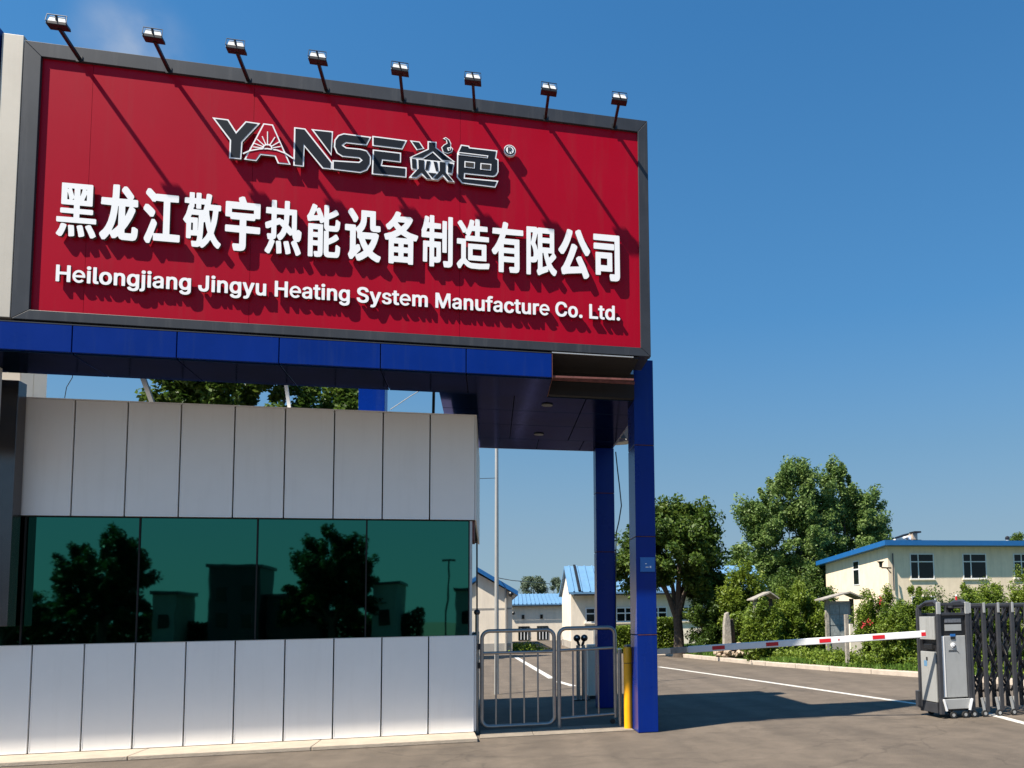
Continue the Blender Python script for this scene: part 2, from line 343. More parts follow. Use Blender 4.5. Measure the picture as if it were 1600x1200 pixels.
frame_piece([(SX0+e,SZ1),(SX1-e,SZ1),(IX1-e,IZ1),(IX0+e,IZ1)]); frame_piece([(SX0+e,SZ0),(SX1-e,SZ0),(IX1-e,IZ0),(IX0+e,IZ0)])
frame_piece([(SX0,SZ0+e),(SX0,SZ1-e),(IX0,IZ1-e),(IX0,IZ0+e)]); frame_piece([(SX1,SZ0+e),(SX1,SZ1-e),(IX1,IZ1-e),(IX1,IZ0+e)])
# lettering: every glyph a mesh of its own
from mathutils.geometry import tessellate_polygon
# bold letter outlines in em units: outer contours run counter-clockwise, counters clockwise
GLYPHS = {"黑":[[.108,-.093,.158,-.09,.187,-.062,.23,.002,.27,.082,.273,.102,.265,.113,.195,.13,.155,.13,.133,.118,.097,.042,.027,-.045,.035,-.063],[.868,-.093,.912,-.09,.987,-.055,.953,.005,.852,.127,.798,.13,.728,.107,.72,.098,.727,.075,.777,.018,.847,-.085],[.348,-.087,.432,-.08,.458,-.073,.467,-.065,.457,.048,.447,.098,.438,.107,.328,.107,.307,.095,.323,-.002,.327,-.075],[.588,-.087,.675,-.073,.707,-.058,.703,-.025,.667,.075,.653,.105,.632,.117,.595,.117,.528,.103,.513,.092,.557,-.028,.567,-.075],[.045,.147,.972,.15,.98,.158,.98,.228,.958,.24,.575,.24,.57,.245,.57,.298,.575,.303,.875,.303,.897,.315,.897,.378,.875,.39,.575,.39,.57,.395,.57,.442,.575,.447,.855,.447,.877,.458,.877,.805,.855,.817,.132,.813,.123,.805,.123,.458,.145,.447,.425,.447,.43,.442,.43,.395,.425,.39,.128,.39,.107,.378,.107,.315,.128,.303,.425,.303,.43,.298,.43,.245,.425,.24,.032,.237,.023,.228,.023,.158],[.268,.537,.263,.542,.265,.66,.28,.642,.313,.552,.312,.537],[.392,.537,.392,.543,.422,.557,.43,.552,.425,.537],[.675,.537,.67,.542,.677,.555,.723,.638,.732,.643,.733,.542,.728,.537],[.425,.603,.367,.718,.368,.727,.425,.727,.43,.722,.43,.605],[.572,.61,.57,.722,.575,.727,.625,.727,.607,.668,.58,.615],[.265,.713,.268,.727,.29,.725,.285,.717],[.718,.713,.703,.725,.728,.727,.733,.715]],
"龙":[[.072,-.09,.135,-.087,.215,-.027,.255,.013,.262,.013,.322,-.053,.338,-.057,.405,-.053,.488,-.013,.503,-.038,.525,-.057,.582,-.073,.878,-.077,.952,-.06,.983,-.028,1.0,.008,1.013,.088,1.013,.115,1.002,.13,.922,.16,.855,.157,.843,.142,.84,.082,.833,.055,.825,.047,.662,.047,.653,.058,.653,.105,.725,.17,.813,.265,.853,.315,.927,.428,.927,.465,.86,.502,.972,.503,.997,.515,.993,.618,.968,.63,.855,.63,.85,.635,.88,.665,.877,.695,.735,.81,.692,.84,.668,.847,.605,.843,.55,.795,.547,.768,.558,.753,.682,.66,.707,.638,.707,.632,.482,.63,.49,.798,.487,.855,.462,.867,.322,.863,.31,.848,.303,.662,.295,.63,.035,.63,.018,.627,.007,.612,.007,.552,.0,.542,.0,.522,.012,.507,.278,.503,.283,.498,.27,.418,.247,.335,.2,.225,.147,.145,.085,.083,-.002,.027,-.013,.012,-.01,-.018,.055,-.087],[.315,.073,.313,.082,.377,.185,.413,.272,.443,.382,.46,.492,.472,.503,.477,.498,.477,.172,.415,.127],[.655,.34,.653,.498,.658,.503,.768,.503,.707,.398,.663,.342]],
"江":[[.115,-.09,.182,-.087,.272,.057,.277,.055,.277,-.022,.288,-.037,.305,-.04,.985,-.04,1.01,-.028,1.013,.072,1.002,.087,.728,.09,.723,.095,.723,.642,.728,.647,.945,.65,.957,.665,.957,.755,.945,.77,.355,.773,.325,.767,.182,.853,.118,.857,.093,.845,.05,.788,.053,.758,.185,.673,.235,.633,.302,.63,.318,.633,.332,.65,.538,.647,.543,.642,.543,.095,.538,.09,.292,.087,.29,.095,.37,.245,.37,.272,.308,.33,.228,.33,.107,.118,.03,.002,.033,-.032,.092,-.083],[.202,.367,.268,.37,.317,.438,.313,.472,.255,.513,.125,.58,.045,.58,-.003,.518,-.003,.485,.185,.37]],
"敬":[[.492,-.097,.532,-.093,.585,-.063,.658,-.01,.718,.05,.728,.05,.825,-.047,.905,-.093,.948,-.09,1.007,-.022,1.007,-.008,.995,.003,.955,.023,.902,.063,.853,.112,.81,.172,.877,.338,.9,.428,.92,.555,.928,.567,.968,.567,.99,.578,.99,.658,.968,.67,.712,.67,.707,.678,.74,.818,.74,.832,.712,.847,.645,.857,.605,.853,.593,.835,.583,.768,.572,.753,.555,.76,.462,.76,.457,.765,.457,.848,.435,.86,.332,.857,.323,.848,.323,.765,.318,.76,.282,.76,.277,.765,.277,.848,.268,.857,.152,.857,.143,.848,.143,.765,.138,.76,.038,.76,.017,.748,.017,.672,.025,.663,.138,.66,.143,.655,.143,.638,.117,.622,.093,.548,.057,.472,-.01,.382,-.01,.368,-.002,.36,.055,.317,.077,.308,.077,.062,.098,.05,.182,.05,.203,.062,.203,.098,.208,.103,.368,.107,.373,.102,.37,.068,.36,.032,.345,.01,.235,.013,.213,.002,.233,-.078,.255,-.09,.385,-.09,.458,-.07,.478,-.093],[.512,.047,.507,.052,.523,.172,.533,.348,.572,.36,.61,.252,.647,.178,.61,.128,.572,.09],[.208,.197,.203,.202,.203,.322,.208,.327,.248,.327,.253,.322,.253,.202,.248,.197],[.382,.203,.38,.408,.358,.42,.192,.42,.19,.432,.212,.467,.395,.467,.4,.462,.39,.242,.387,.205],[.725,.343,.677,.498,.67,.558,.678,.567,.772,.567,.777,.562,.753,.428],[.252,.563,.253,.588,.277,.605,.277,.655,.282,.66,.318,.66,.323,.655,.323,.588,.345,.577,.448,.58,.457,.588,.457,.655,.462,.66,.548,.66,.553,.655,.518,.563]],
"宇":[[.288,-.1,.435,-.1,.498,-.093,.548,-.08,.583,-.048,.597,.002,.597,.218,.602,.223,.955,.223,.98,.235,.983,.328,.972,.343,.602,.347,.597,.352,.597,.445,.602,.45,.812,.45,.837,.462,.845,.49,.952,.49,.977,.502,.98,.745,.968,.76,.602,.763,.542,.863,.478,.867,.392,.843,.383,.835,.38,.802,.397,.775,.395,.763,.052,.763,.027,.752,.023,.508,.035,.493,.155,.49,.163,.462,.188,.45,.412,.45,.417,.445,.417,.352,.412,.347,.052,.347,.035,.343,.023,.328,.023,.242,.035,.227,.412,.223,.417,.218,.417,.032,.412,.027,.258,.027,.242,.023,.23,.008,.23,-.015,.26,-.085,.272,-.097],[.202,.573,.197,.578,.197,.632,.202,.637,.795,.637,.8,.632,.8,.578,.795,.573]],
"热":[[.875,-.103,.915,-.1,.985,-.067,.993,-.055,.993,-.042,.963,.012,.873,.142,.942,.15,.977,.178,.997,.225,1.007,.315,.998,.327,.942,.357,.902,.36,.888,.357,.878,.343,.873,.348,.87,.708,.852,.717,.675,.717,.67,.722,.673,.848,.665,.86,.652,.863,.555,.863,.537,.855,.533,.722,.528,.717,.325,.723,.32,.728,.317,.852,.298,.86,.192,.857,.183,.845,.183,.728,.178,.723,.055,.723,.042,.72,.033,.708,.033,.648,.027,.625,.035,.613,.178,.61,.183,.605,.183,.495,.022,.45,.013,.425,.03,.358,.038,.347,.088,.343,.178,.37,.183,.365,.183,.262,.178,.257,.088,.257,.07,.248,.067,.228,.09,.158,.108,.15,.138,.15,.14,.142,.08,.042,.017,-.035,.017,-.065,.098,-.1,.142,-.097,.167,-.068,.217,.002,.28,.115,.277,.135,.242,.147,.24,.155,.288,.17,.31,.192,.32,.218,.32,.405,.328,.413,.408,.433,.483,.382,.44,.312,.408,.28,.345,.24,.337,.228,.34,.208,.383,.158,.405,.147,.432,.147,.488,.177,.56,.245,.598,.303,.688,.247,.728,.25,.748,.27,.77,.205,.8,.168,.738,.14,.727,.125,.727,.108,.813,-.012,.857,-.095],[.352,-.093,.448,-.083,.462,-.08,.473,-.065,.457,.085,.45,.118,.438,.137,.355,.137,.318,.13,.31,.118,.327,.015,.33,-.078,.338,-.09],[.598,-.09,.632,-.09,.708,-.073,.72,-.058,.71,-.008,.67,.102,.653,.138,.635,.147,.542,.137,.528,.133,.52,.122,.52,.098,.567,-.025,.577,-.075,.585,-.087],[.732,.37,.643,.432,.657,.495,.663,.592,.672,.613,.732,.613,.737,.608,.737,.375],[.508,.51,.488,.523,.442,.527,.432,.543,.418,.547,.382,.547,.325,.53,.32,.535,.32,.605,.325,.61,.522,.613,.527,.608,.523,.542,.52,.518]],
"能":[[.088,-.093,.185,-.093,.207,-.082,.207,.105,.212,.11,.345,.11,.35,.105,.35,.015,.345,.01,.255,.01,.233,-.002,.233,-.018,.253,-.075,.265,-.09,.342,-.093,.418,-.087,.458,-.073,.483,-.048,.493,-.005,.493,.492,.485,.5,.088,.503,.067,.492,.067,-.082],[.642,-.087,.902,-.083,.942,-.07,.97,-.042,.983,-.012,.993,.035,.997,.105,.985,.117,.912,.147,.885,.147,.863,.135,.857,.042,.853,.028,.835,.013,.678,.013,.66,.028,.66,.138,.665,.143,.858,.207,.945,.25,.953,.258,.953,.272,.898,.333,.855,.337,.742,.28,.662,.253,.657,.382,.662,.387,.885,.387,.932,.4,.963,.432,.973,.452,.99,.545,.99,.562,.978,.573,.942,.583,.918,.6,.878,.603,.857,.592,.85,.515,.832,.487,.672,.487,.66,.502,.66,.595,.668,.603,.822,.65,.915,.687,.943,.705,.943,.718,.885,.78,.845,.783,.742,.737,.662,.71,.66,.845,.638,.857,.542,.857,.52,.845,.52,.625,.515,.623,.477,.692,.402,.793,.355,.797,.312,.78,.307,.785,.32,.808,.32,.825,.308,.837,.228,.86,.185,.857,.087,.688,.027,.632,.05,.552,.072,.54,.108,.54,.182,.553,.385,.567,.403,.532,.425,.52,.458,.52,.512,.543,.52,.542,.52,.465,.527,.442,.552,.41,.583,.395,.582,.39,.528,.387,.52,.378,.52,-.005,.533,-.042,.558,-.067,.595,-.08],[.212,.203,.207,.208,.207,.255,.212,.26,.345,.26,.35,.255,.35,.208,.345,.203],[.212,.353,.207,.358,.207,.398,.212,.403,.345,.403,.35,.398,.35,.358,.345,.353],[.228,.653,.223,.658,.282,.74,.293,.735,.337,.665,.315,.657]],
"设":[[.888,-.103,.938,-.103,.958,-.097,1.003,-.032,1.007,-.005,.995,.007,.925,.023,.835,.057,.788,.08,.777,.095,.837,.162,.89,.242,.93,.325,.947,.372,.947,.392,.935,.403,.878,.427,.47,.425,.543,.492,.583,.558,.603,.625,.607,.708,.612,.713,.692,.713,.697,.708,.7,.515,.713,.482,.732,.463,.795,.447,.948,.447,.993,.462,.997,.492,.99,.548,.978,.56,.862,.56,.857,.565,.857,.815,.845,.827,.462,.827,.45,.815,.447,.658,.427,.598,.378,.543,.312,.5,.303,.502,.303,.535,.278,.55,.025,.55,.0,.535,.0,.448,.012,.437,.138,.433,.143,.428,.143,.102,.127,.052,.093,.015,.097,-.012,.138,-.073,.158,-.08,.212,-.077,.265,-.03,.298,-.01,.303,-.032,.345,-.097,.408,-.1,.505,-.07,.652,-.003,.748,-.057],[.332,.013,.345,.03,.437,.098,.44,.125,.413,.185,.402,.197,.348,.2,.312,.18,.303,.182,.303,.448,.308,.453,.343,.412,.343,.322,.355,.31,.387,.302,.453,.182,.527,.095,.518,.083,.442,.047],[.648,.187,.59,.252,.56,.305,.738,.307,.743,.302,.71,.248,.68,.212],[.255,.597,.295,.597,.315,.603,.363,.655,.367,.688,.343,.718,.215,.84,.195,.847,.138,.843,.083,.795,.08,.768,.197,.652,.235,.603]],
"备":[[.155,-.1,.265,-.1,.283,-.092,.292,-.067,.705,-.067,.713,-.088,.732,-.097,.845,-.097,.863,-.088,.867,.342,.872,.347,.898,.34,.958,.343,1.007,.415,1.01,.435,1.002,.447,.778,.483,.672,.513,.65,.525,.728,.587,.807,.665,.847,.722,.838,.747,.778,.78,.468,.777,.463,.782,.487,.818,.487,.835,.478,.847,.402,.863,.355,.863,.33,.848,.283,.782,.215,.713,.118,.643,.047,.605,.047,.575,.098,.52,.165,.52,.272,.587,.353,.525,.218,.477,.015,.437,-.003,.422,-.003,.408,.035,.33,.095,.327,.128,.333,.133,.328,.133,-.085,.142,-.097],[.292,.04,.287,.045,.287,.105,.292,.11,.418,.11,.423,.105,.423,.045,.418,.04],[.582,.04,.577,.045,.577,.105,.582,.11,.705,.11,.71,.105,.71,.045,.705,.04],[.292,.213,.287,.218,.287,.268,.292,.273,.418,.273,.423,.268,.423,.218,.418,.213],[.582,.213,.577,.218,.577,.268,.582,.273,.705,.273,.71,.268,.71,.218,.705,.213],[.338,.38,.345,.39,.428,.417,.495,.447,.68,.385,.678,.38],[.498,.59,.412,.647,.395,.67,.61,.668,.582,.64]],
"制":[[.278,-.097,.388,-.093,.397,-.082,.397,-.022,.402,-.017,.488,-.02,.552,-.01,.575,.0,.59,.015,.603,.045,.6,.365,.582,.373,.402,.373,.397,.378,.397,.428,.402,.433,.618,.433,.642,.443,.647,.185,.665,.177,.762,.177,.78,.185,.783,.755,.775,.767,.665,.77,.647,.762,.642,.533,.618,.543,.402,.543,.397,.548,.397,.605,.402,.61,.592,.613,.6,.625,.6,.702,.592,.713,.402,.717,.397,.722,.397,.842,.388,.853,.375,.857,.278,.857,.26,.848,.257,.722,.252,.717,.23,.718,.247,.788,.247,.808,.238,.82,.168,.837,.132,.837,.113,.828,.073,.688,.053,.638,.01,.562,.017,.538,.013,.448,.022,.437,.035,.433,.252,.433,.257,.428,.257,.378,.252,.373,.082,.373,.063,.365,.06,-.002,.068,-.013,.082,-.017,.172,-.017,.19,-.008,.193,.258,.198,.263,.252,.263,.257,.258,.257,-.082,.265,-.093],[.715,-.093,.838,-.093,.908,-.08,.943,-.055,.96,-.022,.963,.838,.955,.85,.942,.853,.845,.853,.832,.85,.823,.838,.823,.028,.818,.023,.692,.023,.673,.015,.67,-.008,.69,-.072,.702,-.09],[.402,.087,.397,.092,.397,.258,.402,.263,.462,.263,.467,.258,.467,.092,.462,.087],[.162,.543,.16,.552,.192,.61,.252,.61,.257,.605,.257,.548,.252,.543]],
"造":[[.082,-.087,.125,-.083,.198,-.007,.225,.01,.318,-.043,.372,-.06,.455,-.073,.685,-.077,.975,-.063,.983,-.055,1.003,.012,1.003,.032,.982,.043,.722,.027,.455,.03,.385,.047,.318,.083,.287,.108,.288,.44,.975,.443,.983,.452,.983,.528,.975,.537,.708,.54,.703,.545,.703,.628,.708,.633,.932,.637,.94,.645,.94,.722,.918,.733,.708,.733,.703,.738,.703,.848,.682,.86,.585,.86,.563,.848,.563,.738,.558,.733,.52,.735,.543,.805,.543,.818,.535,.827,.465,.843,.412,.84,.403,.832,.373,.745,.318,.65,.283,.692,.155,.813,.098,.813,.045,.777,.037,.768,.037,.755,.147,.648,.195,.587,.252,.587,.292,.617,.273,.588,.273,.575,.32,.545,.318,.54,.282,.537,.273,.528,.272,.473,.038,.473,.017,.462,.017,.382,.025,.373,.142,.37,.147,.365,.147,.102,.068,.05,.017,.002,.017,-.015,.047,-.058,.068,-.083],[.375,.077,.898,.08,.907,.088,.907,.382,.885,.393,.362,.39,.353,.382,.353,.088],[.495,.173,.49,.178,.49,.288,.495,.293,.758,.293,.763,.288,.763,.178,.758,.173],[.412,.54,.407,.545,.468,.633,.558,.633,.563,.628,.563,.545,.558,.54]],
"有":[[.238,-.097,.348,-.097,.37,-.088,.373,.095,.378,.1,.702,.1,.707,.095,.707,.022,.702,.017,.565,.017,.543,.008,.54,-.015,.572,-.093,.762,-.093,.822,-.08,.847,-.062,.867,-.015,.863,.538,.842,.547,.405,.547,.403,.558,.438,.62,.978,.623,.987,.648,.983,.718,.975,.73,.488,.733,.487,.745,.51,.808,.507,.835,.498,.843,.425,.86,.375,.86,.35,.848,.32,.752,.308,.733,.045,.733,.023,.725,.02,.658,.013,.648,.022,.623,.253,.618,.233,.572,.153,.458,.075,.377,.022,.337,.0,.312,.003,.292,.043,.242,.068,.23,.128,.233,.205,.297,.213,.295,.213,-.082,.222,-.093],[.378,.207,.373,.212,.373,.265,.378,.27,.702,.27,.707,.265,.707,.212,.702,.207],[.378,.373,.373,.378,.373,.432,.378,.437,.702,.437,.707,.432,.707,.378,.702,.373]],
"限":[[.082,-.097,.172,-.097,.185,-.093,.193,-.082,.195,.143,.222,.137,.275,.137,.342,.147,.368,.16,.405,.207,.41,.205,.41,.042,.403,.022,.377,-.008,.377,-.028,.415,-.093,.458,-.097,.525,-.07,.722,-.017,.73,-.005,.732,.03,.738,.03,.818,-.047,.885,-.087,.928,-.09,.95,-.078,.993,-.022,.993,.008,.895,.067,.82,.145,.948,.237,.977,.265,.973,.288,.917,.345,.917,.802,.908,.813,.432,.817,.405,.8,.358,.823,.082,.82,.063,.812,.06,-.082,.068,-.093],[.552,.06,.55,.332,.582,.337,.613,.242,.687,.092],[.198,.243,.193,.248,.195,.49,.227,.458,.25,.422,.267,.388,.283,.322,.28,.268,.265,.247],[.752,.257,.723,.328,.728,.337,.852,.337,.857,.332,.795,.28,.762,.257],[.405,.39,.377,.455,.333,.515,.333,.525,.397,.688,.408,.703,.41,.392],[.555,.443,.55,.448,.55,.522,.555,.527,.775,.527,.78,.522,.78,.448,.775,.443],[.195,.53,.193,.708,.198,.713,.258,.713,.25,.665,.203,.535],[.555,.63,.55,.635,.55,.705,.555,.71,.775,.71,.78,.705,.78,.635,.775,.63]],
"公":[[.825,-.097,.895,-.093,.962,-.057,.973,-.042,.973,-.018,.863,.152,.722,.33,.638,.33,.575,.3,.563,.285,.567,.258,.647,.155,.657,.138,.652,.133,.382,.117,.36,.122,.497,.315,.6,.492,.6,.512,.588,.527,.518,.557,.492,.563,.428,.56,.417,.548,.333,.392,.233,.238,.15,.132,.087,.082,.083,.055,.113,-.025,.125,-.037,.188,-.04,.218,-.03,.302,-.02,.742,.01,.8,-.085],[.098,.35,.162,.353,.227,.415,.303,.508,.377,.618,.45,.765,.453,.802,.442,.817,.352,.84,.305,.84,.288,.837,.277,.825,.213,.692,.157,.605,.097,.532,.003,.442,.003,.418,.015,.403,.082,.353],[.878,.35,.942,.353,1.01,.422,1.01,.458,.94,.522,.843,.632,.79,.705,.705,.843,.638,.847,.558,.817,.543,.798,.543,.778,.64,.615,.787,.428,.862,.353]],
"司":[[.635,-.097,.802,-.097,.865,-.087,.905,-.07,.933,-.032,.94,-.002,.937,.792,.912,.803,.052,.8,.04,.785,.04,.698,.052,.683,.068,.68,.758,.68,.763,.675,.763,.042,.758,.037,.612,.037,.587,.025,.583,-.008,.603,-.072,.618,-.093],[.138,.003,.272,.007,.283,.022,.283,.075,.288,.08,.668,.083,.68,.098,.677,.442,.652,.453,.122,.45,.11,.435,.11,.022,.122,.007],[.288,.2,.283,.205,.283,.328,.288,.333,.502,.333,.507,.328,.507,.205,.502,.2],[.075,.507,.722,.507,.738,.51,.75,.525,.75,.608,.738,.623,.722,.627,.075,.627,.058,.623,.047,.608,.047,.525,.058,.51]],
".":[[.078,-.02,.115,-.02,.142,-.01,.157,.005,.167,.028,.167,.058,.16,.075,.145,.093,.122,.103,.072,.103,.055,.097,.04,.085,.027,.055,.027,.032,.03,.028,.03,.018,.037,.005,.052,-.01]],
"C":[[.255,-.023,.285,-.023,.288,-.02,.318,-.02,.322,-.017,.335,-.017,.338,-.013,.375,-.003,.422,.023,.467,.072,.49,.118,.49,.128,.497,.142,.497,.168,.482,.18,.402,.18,.387,.168,.383,.152,.367,.122,.342,.097,.305,.077,.295,.077,.292,.073,.245,.073,.242,.077,.232,.077,.192,.1,.16,.135,.143,.165,.143,.172,.137,.185,.137,.195,.133,.198,.133,.215,.13,.218,.13,.295,.133,.298,.137,.325,.14,.328,.143,.345,.163,.382,.182,.403,.208,.423,.228,.433,.248,.437,.252,.44,.285,.44,.288,.437,.302,.437,.325,.427,.345,.413,.363,.395,.38,.368,.387,.345,.402,.333,.482,.333,.497,.345,.497,.368,.493,.372,.493,.382,.49,.385,.487,.402,.47,.435,.453,.458,.425,.487,.395,.507,.342,.527,.315,.53,.312,.533,.228,.533,.225,.53,.195,.527,.192,.523,.165,.517,.132,.5,.105,.48,.07,.442,.047,.402,.047,.395,.037,.378,.037,.372,.03,.358,.03,.348,.023,.332,.023,.312,.02,.308,.02,.202,.023,.198,.023,.182,.027,.178,.027,.165,.03,.162,.03,.152,.037,.142,.04,.125,.067,.075,.115,.023,.135,.01,.162,-.003,.168,-.003,.192,-.013,.202,-.013,.218,-.02,.252,-.02]],
"H":[[.055,-.017,.135,-.017,.15,-.005,.15,.212,.155,.217,.365,.217,.37,.212,.37,-.005,.385,-.017,.468,-.017,.483,-.005,.483,.515,.475,.523,.468,.527,.385,.527,.37,.515,.37,.312,.365,.307,.155,.307,.15,.312,.15,.515,.135,.527,.055,.527,.04,.515,.04,-.005]],
"J":[[.175,-.023,.232,-.02,.235,-.017,.245,-.017,.288,.0,.308,.013,.33,.035,.35,.072,.35,.078,.357,.092,.357,.105,.36,.108,.36,.515,.345,.527,.265,.527,.25,.515,.25,.132,.247,.128,.247,.118,.24,.102,.215,.077,.202,.07,.172,.07,.148,.083,.14,.092,.127,.115,.127,.125,.123,.128,.123,.178,.115,.187,.108,.19,.025,.19,.01,.178,.01,.138,.013,.135,.013,.105,.017,.102,.017,.088,.043,.035,.065,.013,.098,-.007,.105,-.007,.128,-.017,.138,-.017,.142,-.02,.172,-.02]],
"L":[[.055,-.017,.372,-.017,.387,-.005,.387,.065,.372,.077,.155,.077,.15,.082,.15,.515,.135,.527,.055,.527,.04,.515,.04,-.005]],
"M":[[.055,-.017,.132,-.017,.147,-.005,.148,.277,.153,.275,.16,.262,.163,.245,.17,.235,.17,.228,.177,.218,.177,.212,.183,.202,.183,.195,.19,.185,.19,.178,.197,.168,.197,.162,.203,.152,.203,.145,.21,.135,.21,.128,.217,.118,.217,.112,.223,.102,.223,.095,.23,.085,.23,.078,.237,.068,.237,.062,.243,.052,.243,.045,.25,.035,.25,.028,.257,.018,.263,-.005,.278,-.017,.352,-.017,.358,-.013,.367,-.005,.373,.008,.373,.015,.387,.042,.39,.058,.397,.068,.397,.075,.417,.118,.42,.135,.427,.145,.427,.152,.433,.162,.433,.168,.453,.212,.457,.228,.463,.238,.463,.245,.47,.255,.47,.262,.477,.272,.487,.305,.495,.32,.5,.318,.5,.312,.503,.308,.503,.288,.507,.285,.507,.265,.51,.262,.51,.242,.513,.238,.513,.218,.517,.215,.517,.195,.52,.192,.52,.172,.523,.168,.523,.148,.527,.145,.527,.122,.53,.118,.53,.098,.533,.095,.533,.075,.537,.072,.543,.005,.558,-.007,.578,-.007,.593,.005,.593,.515,.585,.523,.578,.527,.468,.527,.453,.515,.318,.163,.313,.165,.31,.178,.303,.188,.3,.205,.28,.248,.277,.265,.27,.275,.27,.282,.25,.325,.247,.342,.24,.352,.24,.358,.22,.402,.217,.418,.21,.428,.21,.435,.203,.445,.203,.452,.197,.462,.193,.478,.187,.488,.187,.495,.18,.505,.177,.518,.162,.527,.055,.527,.04,.515,.04,-.005]],
"S":[[.182,-.023,.272,-.023,.275,-.02,.305,-.017,.308,-.013,.335,-.007,.362,.007,.388,.027,.413,.058,.423,.078,.423,.085,.43,.098,.43,.112,.433,.115,.433,.168,.43,.172,.427,.192,.407,.228,.385,.25,.355,.27,.342,.277,.335,.277,.325,.283,.195,.32,.165,.337,.143,.362,.14,.385,.153,.412,.175,.43,.212,.443,.258,.44,.278,.43,.288,.423,.31,.398,.317,.372,.332,.363,.412,.363,.427,.375,.423,.415,.397,.468,.372,.493,.352,.507,.332,.517,.325,.517,.302,.527,.292,.527,.288,.53,.275,.53,.272,.533,.188,.533,.185,.53,.155,.527,.105,.507,.085,.493,.05,.455,.04,.435,.04,.428,.033,.415,.033,.402,.03,.398,.03,.352,.033,.348,.037,.325,.057,.288,.075,.27,.125,.24,.132,.24,.185,.22,.208,.217,.222,.21,.232,.21,.235,.207,.255,.203,.265,.197,.272,.197,.302,.18,.317,.165,.323,.152,.323,.132,.32,.128,.32,.122,.313,.108,.295,.09,.265,.073,.235,.07,.232,.067,.185,.073,.162,.087,.14,.108,.13,.132,.13,.142,.115,.153,.032,.153,.017,.142,.02,.102,.023,.098,.027,.082,.047,.045,.075,.017,.095,.003,.135,-.013,.145,-.013,.162,-.02,.178,-.02]],
"a":[[.132,-.017,.192,-.017,.195,-.013,.208,-.013,.212,-.01,.238,-.003,.248,.003,.255,.003,.262,-.007,.268,-.007,.272,-.01,.342,-.01,.357,-.002,.357,.292,.353,.295,.35,.315,.337,.338,.308,.367,.285,.38,.278,.38,.255,.39,.245,.39,.242,.393,.225,.393,.222,.397,.168,.397,.165,.393,.135,.39,.132,.387,.105,.38,.065,.357,.043,.335,.023,.302,.023,.292,.032,.283,.038,.283,.052,.277,.062,.277,.075,.27,.085,.27,.088,.267,.108,.267,.112,.27,.118,.27,.127,.285,.152,.31,.172,.32,.205,.323,.208,.32,.228,.317,.247,.298,.253,.285,.253,.278,.257,.275,.257,.252,.245,.24,.202,.237,.198,.233,.175,.233,.172,.23,.152,.23,.148,.227,.118,.223,.115,.22,.078,.21,.048,.193,.03,.175,.017,.152,.017,.142,.013,.138,.013,.078,.027,.045,.037,.032,.065,.007,.085,-.003,.092,-.003,.115,-.013,.128,-.013],[.162,.057,.135,.067,.12,.082,.113,.098,.113,.115,.12,.132,.135,.147,.148,.153,.252,.17,.257,.165,.257,.125,.253,.122,.25,.105,.24,.088,.208,.063,.185,.06,.182,.057]],
"c":[[.178,-.023,.242,-.023,.245,-.02,.262,-.02,.315,.0,.338,.017,.357,.035,.367,.048,.387,.088,.387,.108,.378,.12,.345,.127,.342,.13,.332,.13,.328,.133,.295,.133,.28,.122,.28,.115,.273,.102,.248,.077,.228,.067,.192,.067,.172,.077,.137,.115,.137,.122,.13,.132,.127,.155,.123,.158,.123,.182,.12,.185,.12,.195,.123,.198,.123,.222,.127,.225,.127,.235,.13,.238,.133,.255,.143,.275,.172,.303,.192,.313,.225,.313,.228,.31,.235,.31,.252,.3,.27,.282,.28,.265,.28,.258,.295,.247,.318,.247,.322,.25,.372,.26,.387,.272,.387,.288,.367,.332,.338,.363,.325,.373,.292,.39,.285,.39,.272,.397,.262,.397,.258,.4,.242,.4,.238,.403,.182,.403,.178,.4,.158,.4,.155,.397,.118,.387,.085,.367,.057,.338,.043,.318,.027,.285,.027,.278,.02,.265,.02,.255,.017,.252,.017,.235,.013,.232,.013,.145,.017,.142,.017,.128,.02,.125,.02,.115,.023,.112,.027,.095,.047,.055,.057,.042,.098,.003,.125,-.01,.132,-.01,.145,-.017,.155,-.017,.158,-.02,.175,-.02]],
"d":[[.168,-.023,.228,-.023,.232,-.02,.245,-.02,.248,-.017,.265,-.013,.282,-.003,.288,-.003,.305,-.017,.382,-.017,.397,-.005,.397,.515,.382,.527,.305,.527,.29,.515,.288,.383,.282,.383,.265,.393,.258,.393,.245,.4,.228,.4,.225,.403,.172,.403,.168,.4,.152,.4,.148,.397,.138,.397,.135,.393,.118,.39,.088,.373,.053,.338,.027,.288,.027,.282,.02,.268,.02,.258,.017,.255,.017,.238,.013,.235,.013,.145,.017,.142,.017,.125,.02,.122,.02,.112,.023,.108,.027,.092,.053,.042,.088,.007,.118,-.01,.125,-.01,.148,-.02,.165,-.02],[.192,.067,.175,.073,.162,.083,.15,.095,.133,.122,.133,.128,.127,.142,.127,.155,.123,.158,.123,.182,.12,.185,.12,.195,.123,.198,.123,.225,.127,.228,.127,.238,.14,.272,.165,.3,.192,.313,.222,.313,.255,.293,.27,.275,.28,.255,.283,.235,.287,.232,.287,.215,.29,.212,.29,.168,.287,.165,.287,.148,.283,.145,.277,.118,.267,.102,.242,.077,.222,.067]],
